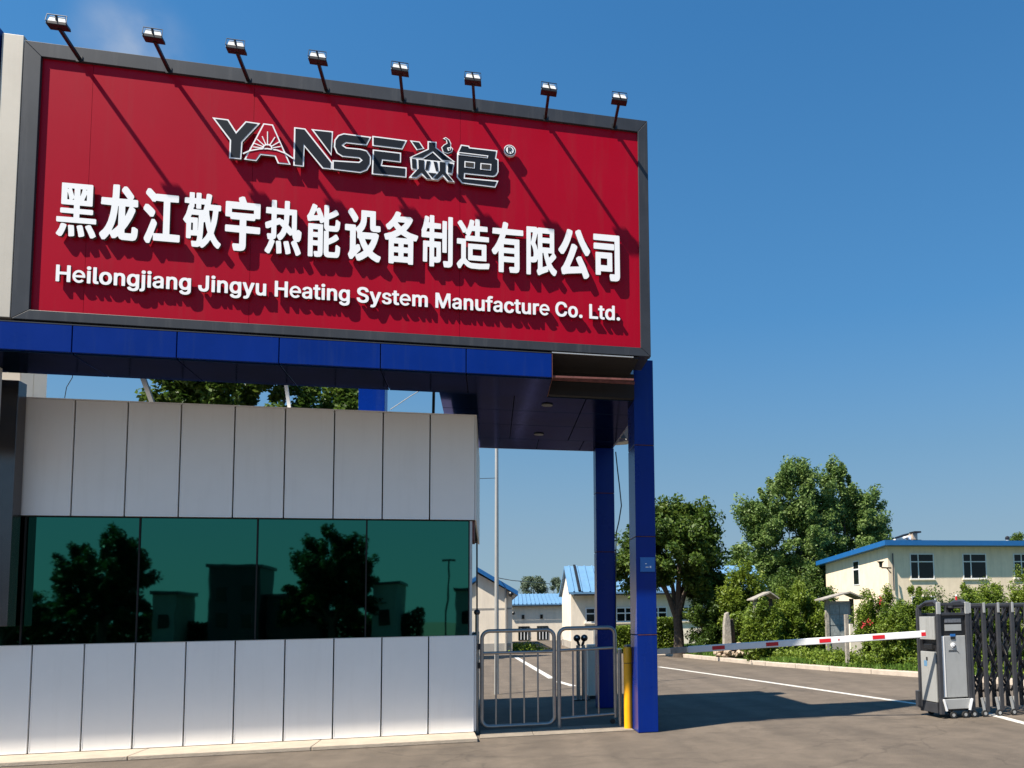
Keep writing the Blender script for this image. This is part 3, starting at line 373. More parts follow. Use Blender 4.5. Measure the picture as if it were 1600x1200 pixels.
"e":[[.399,.164,.4,.205,.393,.244,.38,.282,.361,.316,.335,.346,.305,.37,.272,.387,.236,.397,.198,.4,.161,.395,.126,.382,.093,.362,.065,.336,.041,.304,.024,.269,.014,.23,.01,.19,.014,.15,.024,.111,.041,.076,.065,.044,.093,.018,.126,-.002,.161,-.015,.198,-.02,.236,-.017,.272,-.007,.305,.01,.335,.034,.359,.061,.286,.098,.269,.082,.251,.069,.23,.061,.209,.058,.187,.06,.167,.066,.147,.077,.13,.092,.116,.111,.104,.132,.097,.156,.094,.158,.399,.158],[.098,.231,.108,.256,.122,.278,.139,.297,.159,.311,.182,.319,.205,.322,.228,.319,.251,.311,.271,.297,.288,.278,.302,.256,.312,.231]],
"f":[[.075,-.017,.152,-.017,.167,-.005,.167,.308,.172,.313,.238,.313,.253,.325,.253,.385,.238,.397,.172,.397,.167,.402,.167,.428,.17,.432,.17,.442,.185,.457,.238,.453,.253,.465,.253,.472,.26,.485,.26,.495,.267,.508,.267,.528,.255,.54,.248,.54,.245,.543,.235,.543,.232,.547,.152,.547,.102,.527,.077,.502,.063,.475,.063,.468,.06,.465,.06,.402,.055,.397,-.002,.397,-.017,.385,-.017,.325,-.002,.313,.055,.313,.06,.308,.06,-.005]],
"g":[[.182,-.167,.235,-.167,.238,-.163,.262,-.163,.265,-.16,.278,-.16,.282,-.157,.308,-.15,.318,-.143,.325,-.143,.345,-.13,.373,-.102,.39,-.068,.393,-.045,.397,-.042,.397,.385,.382,.397,.305,.397,.288,.383,.282,.383,.265,.393,.258,.393,.245,.4,.228,.4,.225,.403,.172,.403,.168,.4,.138,.397,.118,.387,.112,.387,.085,.37,.053,.338,.027,.288,.027,.282,.02,.268,.02,.258,.017,.255,.017,.238,.013,.235,.013,.148,.017,.145,.017,.132,.02,.128,.02,.118,.023,.115,.027,.098,.05,.055,.095,.013,.145,-.007,.158,-.007,.162,-.01,.232,-.01,.235,-.007,.248,-.007,.252,-.003,.268,.0,.285,.01,.29,.005,.29,-.015,.287,-.018,.283,-.038,.277,-.048,.255,-.067,.232,-.077,.215,-.077,.212,-.08,.205,-.08,.202,-.077,.182,-.077,.152,-.06,.122,-.027,.115,-.027,.112,-.023,.088,-.023,.085,-.027,.078,-.027,.072,-.033,.055,-.04,.033,-.055,.03,-.062,.03,-.078,.047,-.105,.068,-.127,.108,-.15,.115,-.15,.138,-.16,.178,-.163],[.202,.077,.198,.08,.185,.08,.172,.087,.147,.108,.133,.128,.133,.135,.127,.148,.12,.198,.123,.202,.123,.225,.127,.228,.13,.252,.147,.282,.165,.3,.182,.31,.188,.31,.192,.313,.222,.313,.238,.307,.252,.297,.273,.272,.28,.258,.283,.238,.287,.235,.287,.222,.29,.218,.29,.168,.287,.165,.287,.152,.283,.148,.28,.132,.267,.108,.252,.093,.228,.08,.212,.08,.208,.077]],
"i":[[.045,-.017,.125,-.017,.14,-.005,.14,.385,.125,.397,.045,.397,.03,.385,.03,-.005],[.072,.427,.102,.427,.105,.43,.122,.433,.143,.452,.15,.465,.15,.505,.143,.518,.122,.537,.102,.54,.098,.543,.072,.543,.068,.54,.048,.537,.03,.522,.02,.502,.02,.468,.027,.452,.042,.437,.058,.43,.068,.43]],
"j":[[-.015,-.157,.045,-.157,.048,-.153,.068,-.15,.095,-.137,.117,-.115,.133,-.082,.137,-.048,.14,-.045,.14,.385,.125,.397,.045,.397,.03,.385,.03,-.042,.027,-.045,.027,-.052,.012,-.067,-.005,-.067,-.008,-.07,-.015,-.07,-.03,-.082,-.03,-.145],[.068,.427,.102,.427,.128,.437,.143,.452,.15,.465,.15,.505,.143,.518,.128,.533,.112,.54,.102,.54,.098,.543,.072,.543,.068,.54,.058,.54,.042,.533,.027,.518,.02,.505,.02,.465,.027,.452,.042,.437]],
"l":[[.105,-.017,.178,-.017,.182,-.013,.192,-.013,.207,-.002,.207,.012,.203,.015,.203,.028,.2,.032,.2,.045,.197,.048,.193,.065,.178,.073,.158,.073,.155,.07,.148,.07,.14,.082,.14,.515,.125,.527,.045,.527,.03,.515,.03,.065,.033,.062,.037,.038,.047,.018,.075,-.007,.082,-.007]],
"m":[[.045,-.017,.125,-.017,.14,-.005,.14,.258,.143,.262,.143,.272,.157,.292,.165,.3,.188,.313,.215,.313,.232,.303,.243,.292,.253,.265,.253,-.005,.262,-.013,.268,-.017,.345,-.017,.36,-.005,.36,.258,.37,.285,.392,.307,.405,.313,.435,.313,.448,.307,.467,.288,.473,.272,.473,-.005,.488,-.017,.568,-.017,.575,-.013,.583,-.005,.583,.268,.58,.272,.58,.298,.577,.302,.577,.312,.553,.358,.522,.387,.488,.4,.478,.4,.475,.403,.402,.403,.398,.4,.388,.4,.342,.38,.325,.363,.322,.363,.292,.39,.255,.403,.188,.403,.185,.4,.165,.397,.145,.387,.135,.387,.122,.397,.045,.397,.038,.393,.03,.385,.03,-.005]],
"n":[[.045,-.017,.125,-.017,.14,-.005,.14,.248,.153,.282,.172,.3,.198,.313,.222,.313,.248,.3,.263,.282,.273,.255,.273,-.005,.288,-.017,.368,-.017,.383,-.005,.383,.262,.38,.265,.38,.288,.377,.292,.377,.305,.36,.342,.325,.38,.305,.39,.298,.39,.275,.4,.258,.4,.255,.403,.202,.403,.198,.4,.185,.4,.182,.397,.155,.39,.145,.383,.138,.383,.122,.397,.045,.397,.03,.385,.03,-.005]],
"o":[[.178,-.023,.242,-.023,.245,-.02,.262,-.02,.265,-.017,.302,-.007,.315,.003,.325,.007,.36,.038,.373,.058,.393,.098,.4,.132,.403,.135,.403,.158,.407,.162,.407,.218,.403,.222,.403,.245,.4,.248,.393,.282,.373,.322,.357,.345,.342,.36,.318,.377,.292,.39,.285,.39,.272,.397,.262,.397,.258,.4,.242,.4,.238,.403,.182,.403,.178,.4,.158,.4,.155,.397,.118,.387,.085,.367,.057,.338,.043,.318,.027,.285,.027,.278,.02,.265,.02,.255,.017,.252,.017,.235,.013,.232,.013,.145,.017,.142,.017,.128,.02,.125,.02,.115,.023,.112,.027,.095,.047,.055,.057,.042,.098,.003,.125,-.01,.132,-.01,.145,-.017,.155,-.017,.158,-.02,.175,-.02],[.192,.067,.172,.077,.137,.115,.137,.122,.13,.132,.127,.155,.123,.158,.123,.182,.12,.185,.12,.195,.123,.198,.123,.222,.127,.225,.127,.235,.13,.238,.133,.255,.143,.275,.172,.303,.192,.313,.225,.313,.252,.3,.27,.282,.283,.262,.283,.255,.293,.232,.293,.218,.297,.215,.297,.165,.293,.162,.29,.135,.28,.112,.252,.08,.228,.067]],
"r":[[.045,-.017,.125,-.017,.14,-.005,.14,.255,.153,.282,.168,.297,.188,.307,.195,.307,.198,.31,.255,.307,.27,.318,.27,.392,.262,.4,.255,.403,.188,.403,.185,.4,.162,.397,.142,.387,.135,.387,.122,.397,.045,.397,.03,.385,.03,-.005]],
"s":[[.152,-.017,.215,-.017,.218,-.013,.235,-.013,.238,-.01,.248,-.01,.252,-.007,.278,.0,.302,.013,.33,.038,.343,.058,.35,.075,.35,.088,.353,.092,.353,.125,.35,.128,.35,.142,.333,.172,.318,.187,.305,.197,.268,.213,.235,.22,.232,.223,.222,.223,.218,.227,.208,.227,.205,.23,.195,.23,.192,.233,.182,.233,.178,.237,.168,.237,.148,.247,.133,.262,.133,.268,.13,.272,.133,.295,.145,.31,.172,.323,.205,.323,.222,.317,.237,.302,.247,.282,.255,.273,.262,.273,.265,.27,.288,.27,.292,.273,.302,.273,.318,.28,.332,.28,.347,.288,.337,.322,.323,.342,.298,.367,.268,.383,.262,.383,.238,.393,.218,.393,.215,.397,.162,.397,.158,.393,.142,.393,.138,.39,.128,.39,.125,.387,.108,.383,.072,.363,.047,.338,.037,.322,.037,.315,.03,.302,.03,.248,.033,.245,.037,.228,.072,.19,.095,.177,.102,.177,.122,.167,.132,.167,.145,.16,.172,.157,.175,.153,.185,.153,.188,.15,.222,.143,.243,.125,.25,.112,.25,.098,.243,.085,.225,.067,.212,.06,.198,.06,.195,.057,.172,.057,.145,.067,.13,.078,.12,.095,.117,.108,.102,.117,.075,.117,.072,.113,.058,.113,.055,.11,.022,.103,.017,.098,.017,.088,.033,.048,.058,.02,.098,-.003,.105,-.003,.118,-.01,.128,-.01,.132,-.013,.148,-.013]],
"t":[[.145,-.02,.195,-.02,.198,-.017,.218,-.017,.222,-.013,.228,-.013,.237,-.002,.237,.022,.233,.025,.233,.038,.23,.042,.227,.058,.212,.07,.165,.07,.153,.082,.153,.092,.15,.095,.15,.308,.155,.313,.215,.313,.222,.317,.23,.325,.23,.385,.215,.397,.155,.397,.15,.402,.15,.478,.142,.487,.135,.49,.058,.49,.043,.478,.043,.402,.038,.397,-.002,.397,-.017,.385,-.017,.325,-.002,.313,.038,.313,.043,.308,.043,.068,.047,.065,.05,.045,.06,.025,.085,.0,.105,-.01,.112,-.01,.125,-.017,.142,-.017]],
"u":[[.152,-.02,.215,-.02,.218,-.017,.232,-.017,.235,-.013,.252,-.01,.268,.0,.275,.0,.277,-.005,.292,-.017,.368,-.017,.383,-.005,.383,.385,.375,.393,.368,.397,.288,.397,.273,.385,.273,.135,.26,.102,.242,.083,.215,.07,.188,.07,.168,.08,.147,.105,.147,.112,.14,.125,.14,.385,.125,.397,.045,.397,.03,.385,.03,.118,.033,.115,.033,.092,.037,.088,.037,.078,.057,.035,.078,.01,.105,-.007,.112,-.007,.135,-.017,.148,-.017]],
"y":[[.058,-.16,.122,-.16,.125,-.157,.138,-.157,.142,-.153,.158,-.15,.185,-.133,.2,-.118,.213,-.098,.23,-.065,.243,-.022,.257,.005,.26,.022,.273,.048,.277,.065,.29,.092,.303,.135,.317,.162,.32,.178,.333,.205,.347,.248,.353,.258,.363,.292,.37,.302,.38,.335,.387,.345,.39,.362,.397,.372,.397,.385,.388,.393,.382,.397,.298,.397,.283,.388,.273,.355,.267,.345,.26,.318,.253,.308,.247,.282,.24,.272,.233,.245,.227,.235,.22,.208,.213,.198,.203,.162,.198,.157,.19,.162,.19,.168,.183,.178,.177,.205,.17,.215,.16,.252,.153,.262,.147,.288,.14,.298,.133,.325,.127,.335,.127,.342,.11,.385,.095,.397,.012,.397,-.003,.385,-.003,.368,.003,.358,.007,.342,.02,.315,.033,.272,.047,.245,.06,.202,.073,.175,.087,.132,.093,.122,.093,.115,.1,.105,.113,.062,.12,.052,.13,.018,.137,.008,.137,-.008,.133,-.012,.13,-.028,.123,-.038,.123,-.045,.105,-.067,.098,-.07,.055,-.067,.048,-.07,.037,-.085,.037,-.095,.027,-.122,.027,-.142,.035,-.153,.055,-.157]]}
ADV = {"Heilongjiang":[0.0,0.533,0.954,1.137,1.343,1.774,2.2,2.642,2.825,3.008,3.414,3.84],"Jingyu":[0.0,0.413,0.596,1.022,1.464,1.869],"Heating":[0.0,0.533,0.954,1.36,1.603,1.786,2.213],"System":[0.0,0.463,0.869,1.25,1.494,1.915],"Manufacture":[0.0,0.645,1.05,1.477,1.903,2.173,2.579,2.991,3.235,3.662,3.937],"Co.":[0.0,0.527,0.958],"Ltd.":[0.0,0.409,0.653,1.094]}
def area2(p): return sum(p[i][0]*p[(i+1)%len(p)][1]-p[(i+1)%len(p)][0]*p[i][1] for i in range(len(p)))
def pin(pt, poly):
    c = False; j = len(poly)-1
    for i in range(len(poly)):
        if (poly[i][1] > pt[1]) != (poly[j][1] > pt[1]) and pt[0] < (poly[j][0]-poly[i][0])*(pt[1]-poly[i][1])/(poly[j][1]-poly[i][1])+poly[i][0]: c = not c
        j = i
    return c
def glyph(ch, fx, fz, parent, name, mtl, y0, y1, side=None):
    cs = [[(c[i], c[i+1]) for i in range(0, len(c), 2)] for c in GLYPHS[ch]]
    outer = [c for c in cs if area2(c) > 0]; hole = [c for c in cs if area2(c) < 0]
    V, F, S_ = [], [], []
    for oc in outer:
        hs_ = [h for h in hole if pin(h[0], oc)]; loops = [oc]+hs_
        flat = [p for l in loops for p in l]; n = len(flat); o = len(V)
        tri = tessellate_polygon([[Vector((x, z, 0)) for x, z in l] for l in loops])
        V += [(fx(x), y0, fz(z)) for x, z in flat] + [(fx(x), y1, fz(z)) for x, z in flat]
        for t in tri: F.append(tuple(o+i for i in t))
        k = 0
        for l in loops:
            for i in range(len(l)):
                a, b_ = o+k+i, o+k+(i+1)%len(l); F.append((a, a+n, b_+n, b_)); S_.append(len(F)-1)
            k += len(l)
    me = bpy.data.meshes.new(name); me.from_pydata(V, [], F); me.transform(Matrix.Translation(-parent.location))
    me.materials.append(mtl)
    if side:
        me.materials.append(side)
        for i in S_: me.polygons[i].material_index = 1
    bm = bmesh.new(); bm.from_mesh(me)
    for f in bm.faces:
        if abs(f.normal.y) > .9 and f.normal.y > 0: f.normal_flip()
    bm.to_mesh(me); bm.free()
    o = bpy.data.objects.new(name, me); COL.objects.link(o); o.parent = parent; return o
def gx(ch): xs_ = [v for c in GLYPHS[ch] for v in c[::2]]; return min(xs_), max(xs_)
chars = "黑龙江敬宇热能设备制造有限公司"
cext = [(90.4,153),(158,217.7),(225.3,283),(287.4,346.9),(352.8,407.6),(415,472),(480,532.4),(539.4,595.6),(600.6,653.6),(658.6,707.6),(714,765),(768.4,817.6),(822.4,869.6),(872.4,921.6),(927,968)]
for ch, (u0, u1) in zip(chars, cext):
    X0 = PY(u0, 330+(u0-90)*.09, YS).x; X1 = PY(u1, 330+(u1-90)*.09, YS).x; a, b_ = gx(ch)
    glyph(ch, lambda t: X0+(t-a)/(b_-a)*(X1-X0), lambda t: 5.955+(t-.38)*.655, bb, 'chinese_character', M['white'], YF-.060, YF-.022, M['letterside'])
words = [("Heilongjiang",88,299),("Jingyu",310.3,416.4),("Heating",429.6,546.8),("System",557.6,668.6),("Manufacture",680.4,858.6),("Co.",867.6,910),("Ltd.",920.6,968.6)]
for wd, u0, u1 in words:
    X0 = PY(u0, 440+(u0-88)*.0702, YS).x; X1 = PY(u1, 440+(u1-88)*.0702, YS).x
    a0 = ADV[wd][0]+gx(wd[0])[0]; b0 = ADV[wd][-1]+gx(wd[-1])[1]; k = (X1-X0)/(b0-a0)
    for i, ch in enumerate(wd):
        sh = ADV[wd][i]; glyph(ch, lambda t: X0+(t+sh-a0)*k, lambda t: 5.150+(t+.02)*.336, bb, 'letter', M['white'], YF-.052, YF-.022, M['letterside'])
# logo, drawn as polygons on the sign plane
def c7(pts): return [PY(320+x*.1625, 170+y*.1625, YS) for x, y in pts]
def c8(pts): return [PY(570+x*.1625, 170+y*.1625, YS) for x, y in pts]
def xz(ps): return [(p.x, p.z) for p in ps]
def inset(poly, d):
    n = len(poly); a = sum(poly[i][0]*poly[(i+1)%n][1]-poly[(i+1)%n][0]*poly[i][1] for i in range(n))
    if a < 0: poly = poly[::-1]
    res = []
    for i in range(n):
        p0, p1, p2 = Vector(poly[i-1]), Vector(poly[i]), Vector(poly[(i+1)%n])
        d1 = (p1-p0).normalized(); d2 = (p2-p1).normalized()
        n1 = Vector((-d1.y, d1.x)); n2 = Vector((-d2.y, d2.x)); bs = n1+n2
        if bs.length < .2: bs = n1
        bs.normalize(); res.append(tuple(p1 + bs*min(d/max(bs.dot(n1), .35), 2.2*d)))
    return res
LY0, LY1 = YF-.066, YF-.030
def logo(poly, name='logo_letter', ins=.0155, fill='navy', holes=()):
    poly = xz(poly)
    o = MB().prism(poly, LY0+.004, LY1).build(name, M['letterside'], bb)
    MB().prism(poly, LY0, LY0+.0035).build('outline_plate', M['white'], o)
    MB().prism(inset(poly, ins), LY0-.003, LY0-.0003).build('letter_face', M[fill], o)
    for h in holes:
        h = xz(c8(h)); MB().prism(h, LY0-.007, LY0-.001).build('letter_counter', M['white'], o)
        MB().prism(inset(h, .012), LY0-.010, LY0-.004).build('counter_face', M['dark'] if fill == 'navy' else M['red'], o)
    return o
logo(c7([(80,98),(235,118),(310,235),(400,135),(540,155),(370,335),(358,500),(242,490),(248,320)]))
la = logo(c7([(570,155),(662,167),(832,552),(708,540),(678,472),(545,458),(503,517),(385,502)]), fill='red')
def stroke(parent, f, pts, wd, y0=LY0-.008, y1=LY0-.002, name='ray_stroke', m='white'):
    pts = [Vector(q) for q in xz(f(pts))]; mb = MB()
    for p, q in zip(pts[:-1], pts[1:]):
        d = (q-p).normalized(); s_ = Vector((-d.y, d.x))*wd/2; d *= wd*.3
        mb.prism([tuple(p-d+s_), tuple(p-d-s_), tuple(q+d-s_), tuple(q+d+s_)], y0, y1)
        y0 -= .0003
    return mb.build(name, M[m], parent)
stroke(la, c7, [(380,448),(440,422),(530,405),(610,402),(700,415),(780,445),(855,495)], .014, name='horizon_stroke')
for p in [(612,240),(562,285),(682,293),(513,312),(722,338),(485,350),(735,382),(475,385)]:
    q = (612+(p[0]-612)*.3, 400+(p[1]-400)*.3); stroke(la, c7, [q, p], .010)
stroke(la, c7, [(570,400),(575,378),(597,365),(627,366),(650,380),(655,402)], .014, name='sun_arc', y0=LY0-.012)
logo(c7([(865,192),(972,205),(1230,530),(1225,598),(1135,588),(965,380),(958,570),(857,560)]))
logo(c7([(1028,210),(1238,232),(1222,465)]))
logo(c7([(1605,285),(1340,250),(1285,268),(1250,315),(1245,380),(1270,440),(1325,475),(1485,490),(1505,508),(1485,524),(1232,508),(1230,598),(1500,630),(1565,605),(1600,545),(1602,470),(1565,415),(1500,398),(1365,385),(1337,365),(1365,345),(1562,368)]))
logo(c8([(75,275),(410,318),(365,405),(75,370)])); logo(c8([(80,405),(352,437),(350,530),(178,510),(168,555),(405,578),(402,675),(70,642)]))
hs = logo(c8([(605,325),(692,333),(692,388),(870,525),(740,515),(655,435),(560,497),(430,483),(605,400)]), 'logo_house')
logo(c8([(435,318),(530,330),(575,398),(500,412)]), ins=.013)
MB().prism(xz(c8([(572,492),(656,440),(738,512)])), LY0+.004, LY1).build('gable_face', M['navy'], hs)
lw = MB().prism(xz(c8([(437,487),(862,531),(842,645),(800,640),(865,718),(795,710),(752,662),(702,698),(650,692),(595,688),(548,648),(500,682),(425,675),(492,600),(447,588)])), LY0+.001, LY1).build('logo_body', M['white'], bb)
for pl in ([(455,495),(495,500),(500,592),(458,582)], [(517,505),(572,510),(572,592),(640,684),(598,680),(548,625),(498,668),(450,664),(520,590)],
           [(597,517),(632,518),(612,602),(583,600)], [(662,522),(697,527),(708,612),(684,610)], [(722,525),(778,530),(775,622),(848,708),(802,702),(752,640),(700,688),(664,683),(722,612)],
           [(802,540),(850,546),(836,630),(800,624)], [(612,628),(690,636),(650,676)]):
    MB().prism(xz(c8(pl)), LY0-.004, LY0).build('letter_face', M['navy'], lw)
logo(c8([(752,300),(780,287),(815,312),(832,350),(828,375),(850,400),(840,430),(800,446),(752,432),(736,385),(760,360),(788,345),(782,315)]), 'logo_flame', ins=.010,
     holes=([(792,392),(830,385),(828,415),(803,422)],))
logo(c8([(925,358),(1005,370),(1010,385),(1275,415),(1262,490),(1285,500),(1285,620),(1265,655),(1235,668),(965,640),(962,675),(1285,705),(1255,770),(935,730),(885,670),(888,440)]),
     holes=([(960,520),(1060,530),(1057,590),(958,580)], [(1113,538),(1217,548),(1212,610),(1110,600)], [(900,432),(1187,467),(1182,492),(900,460)]))
def disc(cx, cz, r, y0, y1, n=28): return MB().prism([(cx+r*math.cos(2*math.pi*i/n), cz+r*math.sin(2*math.pi*i/n)) for i in range(n)], y0, y1)
rc = PY(796.5, 237.3, YS); ro = disc(rc.x, rc.z, .071, LY0, LY1).build('registered_mark', M['white'], bb)
disc(rc.x, rc.z, .060, LY0-.003, LY0+.001).build('ring_face', M['navy'], ro); disc(rc.x, rc.z, .047, LY0-.006, LY0-.001).build('inner_disc', M['white'], ro)
MB().box(rc.x-.022,rc.x-.008,LY0-.010,LY0-.005,rc.z-.033,rc.z+.033).prism([(rc.x-.006,rc.z+.033),(rc.x+.012,rc.z+.033),(rc.x+.024,rc.z+.022),(rc.x+.024,rc.z+.006),(rc.x+.012,rc.z-.003),(rc.x-.006,rc.z-.003),(rc.x-.006,rc.z+.006),(rc.x+.008,rc.z+.006),(rc.x+.013,rc.z+.011),(rc.x+.013,rc.z+.018),(rc.x+.008,rc.z+.023),(rc.x-.006,rc.z+.023)], LY0-.0105, LY0-.005).prism([(rc.x-.002,rc.z-.004),(rc.x+.010,rc.z-.004),(rc.x+.027,rc.z-.033),(rc.x+.014,rc.z-.033)], LY0-.0098, LY0-.005).build('letter', M['navy'], bb)

# floodlights along the top edge
lamp_x = [-4.352, -3.485, -2.68, -1.854, -1.007, -.182, .665, 1.521]
names = ['leftmost of the eight floodlights on the billboard, above its top left corner',
 'second floodlight from the left along the billboard top edge', 'third floodlight from the left, just left of the dark letter Y below',
 'fourth floodlight from the left, standing over the dark letters N and S', 'fifth floodlight from the left, above the dark letter E and the house emblem',
 'sixth floodlight from the left, above the last dark logo character', 'seventh floodlight from the left, second from the right end of the billboard', 'rightmost of the eight floodlights, near the billboard top right corner']
fl = thing('floodlight', names[0], 'floodlight', (0, YS, 7.67), 'floodlights on arms along the billboard top')
DZ = .035
MB().bar((0,YS+.03,7.665),(0,YS-.42,7.70),.032,.032).build('arm', M['black'], fl)
MB().box(-.03,.03,YS-.006,YS-.001,7.63,7.70).build('mounting_plate', M['black'], fl)
MB().prism([(-.095,7.655+DZ),(.095,7.655+DZ),(.090,7.69+DZ),(-.090,7.69+DZ)], YS-.485, YS-.385).build('housing', M['black'], fl, bevel=.005)
MB().add([(-.08,YS-.480,7.692+DZ),(.082,YS-.480,7.692+DZ),(.066,YS-.460,7.755+DZ),(-.066,YS-.460,7.755+DZ),(-.08,YS-.42,7.692+DZ),(.082,YS-.42,7.692+DZ),(.066,YS-.44,7.755+DZ),(-.066,YS-.44,7.755+DZ)],
         [(0,1,2,3),(5,4,7,6),(1,5,6,2),(4,0,3,7),(3,2,6,7),(0,4,5,1)]).build('reflector', M['lens'], fl)
MB().bar((.008,YS-.488,7.69+DZ),(-.010,YS-.466,7.765+DZ),.022,.006).build('lamp_clip', M['black'], fl)
MB().tube([(-.092,YS-.49,7.68+DZ),(-.088,YS-.47,7.765+DZ),(.090,YS-.47,7.765+DZ),(.093,YS-.49,7.68+DZ)], .0045, 6).build('guard', M['black'], fl)
for i, (x, nm) in enumerate(zip(lamp_x, names)):
    o = fl if i == 0 else copy_tree(fl); o.location.x = x; o['label'] = nm
    o.rotation_euler.z = random.uniform(-.03, .03) if i else 0
    # keep meshes where they are relative to the post
# ------------------------------------------------------------------ portal (beam, canopy, columns)
pt = thing('gate_portal', 'blue panelled entrance portal with beam, rear canopy and columns carrying the billboard', 'gate canopy', (1.0, 10.4, 0))
ZB, ZT = 4.39, 4.685
bx = [-9.3,-8.3,-7.3,-6.3,-5.3,-4.30,-3.31,-2.29,-1.22,-.27,.73]
MB().box(-9.3,.725,YS+.03,10.215,ZB+.02,ZT-.01).build('beam_core', M['dark'], pt)
for a, b_ in zip(bx[:-1], bx[1:]):
    MB().box(a+.005, b_-.005, YS-.012, YS+.028, ZB+.002, ZT).build('fascia_panel', M['blue'], pt, bevel=.004)
    MB().box(a+.005, b_-.005, YS+.03, 10.225, ZB-.012, ZB+.018).build('soffit_panel', M['soffit'], pt, bevel=.003)
MB().box(-9.3,.73,YS-.014,YS+.03,ZT+.001,ZT+.012).build('beam_flashing', M['framegrey'], pt)
# unclad end bay
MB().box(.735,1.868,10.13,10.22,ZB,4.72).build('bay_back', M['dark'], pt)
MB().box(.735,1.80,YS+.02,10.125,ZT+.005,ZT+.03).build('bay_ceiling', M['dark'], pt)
MB().bar((.73,YS+.02,ZB+.02),(1.73,YS+.02,ZB+.035),.03,.022).build('steel_angle', M['rust'], pt)
MB().bar((.73,YS+.5,ZB+.14),(1.83,YS+.5,ZB+.14),.03,.03).build('steel_angle', M['rust'], pt)
MB().bar((.73,YS+.01,ZT+.02),(1.73,YS+.01,ZT+.02),.02,.012).build('steel_angle', M['gatesilver'], pt)
MB().box(.729,.735,YS-.012,10.2,ZB-.01,ZT).build('bay_edge', M['rust'], pt)
# rear canopy
CX0, CX1 = -.63, 2.03; ry = [10.23, 10.97, 11.79, 12.72, 13.48]
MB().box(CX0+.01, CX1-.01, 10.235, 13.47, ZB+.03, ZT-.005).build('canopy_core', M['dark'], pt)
for i in range(4):
    cxs = [CX0, .31, 1.24, CX1] if i < 3 else [CX0, .77, 1.5, CX1]
    for a, b_ in zip(cxs[:-1], cxs[1:]):
        MB().box(a+.005, b_-.005, ry[i]+.006, ry[i+1]-.006, ZB-.008, ZB+.025).build('soffit_panel', M['soffit'], pt, bevel=.003)
MB().box(CX1-.008, CX1+.02, 10.235, 13.49, ZB-.01, ZT).build('side_fascia', M['blue'], pt)
MB().box(CX0, CX1, 13.472, 13.50, ZB-.01, ZT).build('rear_fascia', M['blue'], pt)
for u, v in ((855,631),(842,677)):
    p = PZ(u, v, ZB); MB().slab([(p.x+.075*math.cos(k*math.pi/9), p.y+.075*math.sin(k*math.pi/9)) for k in range(18)], ZB-.022, ZB-.0085).build('downlight', M['black'], pt)
# columns
def column(x0, x1, y0, y1, zs, nm='column'):
    c = MB().box(x0+.012, x1-.012, y0+.012, y1-.012, 0, zs[-1]-.02).build(nm, M['joint'], pt)
    for a, b_ in zip(zs[:-1], zs[1:]):
        MB().box(x0, x1, y0, y1, a+.005, b_-.005).build('cladding_panel', M['blue'], c, bevel=.006)
        if b_ < zs[-1]:
            for s_ in (x0+.03,): MB().bar((s_-.02, y0-.002, b_), (x1, y0-.002, b_), .004, .006).build('joint_trim', M['rust'], c)
    return c
col = column(1.872, 2.138, 10.19, 10.68, [0, 1.265, 2.555, 3.78, 4.95])
column(1.745, 2.06, 13.17, 13.47, [0, 1.3, 2.6, 3.6, ZB-.01])
column(-2.01, -1.62, 13.0, 13.35, [0, 2.6, 5.3])
MB().box(1.925,2.12,10.176,10.187,2.09,2.28).build('notice_plate', M['bluesign'], pt)
for (a, b_) in (((1.99,2.20),(2.01,2.19)), ((1.995,2.155),(2.035,2.145)), ((2.05,2.165),(2.07,2.14))):
    MB().box(a[0], b_[0], 10.172, 10.1755, b_[1], a[1]).build('plate_marking', M['white'], pt)
# loudspeaker on rear canopy corner and loose cable
sp = thing('loudspeaker', 'grey box loudspeaker hung at the rear right corner of the blue canopy', 'speaker', (2.2, 13.0, 4.4))
MB().add([(2.08,12.9,4.42),(2.28,12.75,4.42),(2.28,13.05,4.42),(2.08,13.15,4.42),(2.10,12.9,4.75),(2.3,12.75,4.75),(2.3,13.05,4.75),(2.10,13.15,4.75)],
         [(0,3,2,1),(4,5,6,7),(0,1,5,4),(1,2,6,5),(2,3,7,6),(3,0,4,7)]).build('cabinet', M['gatesilver'], sp, bevel=.01)
MB().box(2.1,2.27,12.72,12.745,4.45,4.72).build('grille', M['gateblack'], sp)
MB().bar((2.0,13.0,4.5),(2.12,13.0,4.5),.03).build('bracket', M['black'], sp)
cb = [PY(u, v, 13.1) for u, v in ((962,706),(965,735),(968,760),(971,790),(967,815),(963,832),(962,870),(962,980))]
tag(MB().tube(cb, .010, 6).build('cable', M['black']), 'black cable looping down beside the rear blue column', 'cable')
# left end: champagne pylon strip, blue block, dark hanging fin
ep = thing('end_pylon', 'champagne and blue clad end pylon at the left side of the billboard, widened out of view for shade', 'pylon', (-6, 9.8, 4.7))
MB().box(-5.085,-4.885,YS+.015,10.05,4.74,7.86).build('champagne_panel', M['beige'], ep, bevel=.005)
MB().box(-9.0,-5.10,YS+.0,10.05,4.74,7.9).build('blue_shade_block', M['blue'], ep)  # extra width out of view added to keep the booth shaded
fn = thing('hanging_fin', 'dark metal fin hanging in front of the guard booth left end', 'metal fin', (-5.5, 10.3, 1.5))
p = PY(25,690,10.50)
MB().box(-6.3, p.x, 10.50, 10.67, 1.52, ZB-.02).build('fin_panel', M['fin'], fn, bevel=.006)
q = PY(8,560,10.05); MB().box(-6.3, q.x-.02, 9.85, 10.05, 3.6, ZB-.02).build('fin_trim', M['beige'], fn)
rb = thing('rear_wall_block', 'champagne clad wall block behind the left end of the booth roof', 'wall', (-7, 13, 0))
p = PY(32,600,11.9)
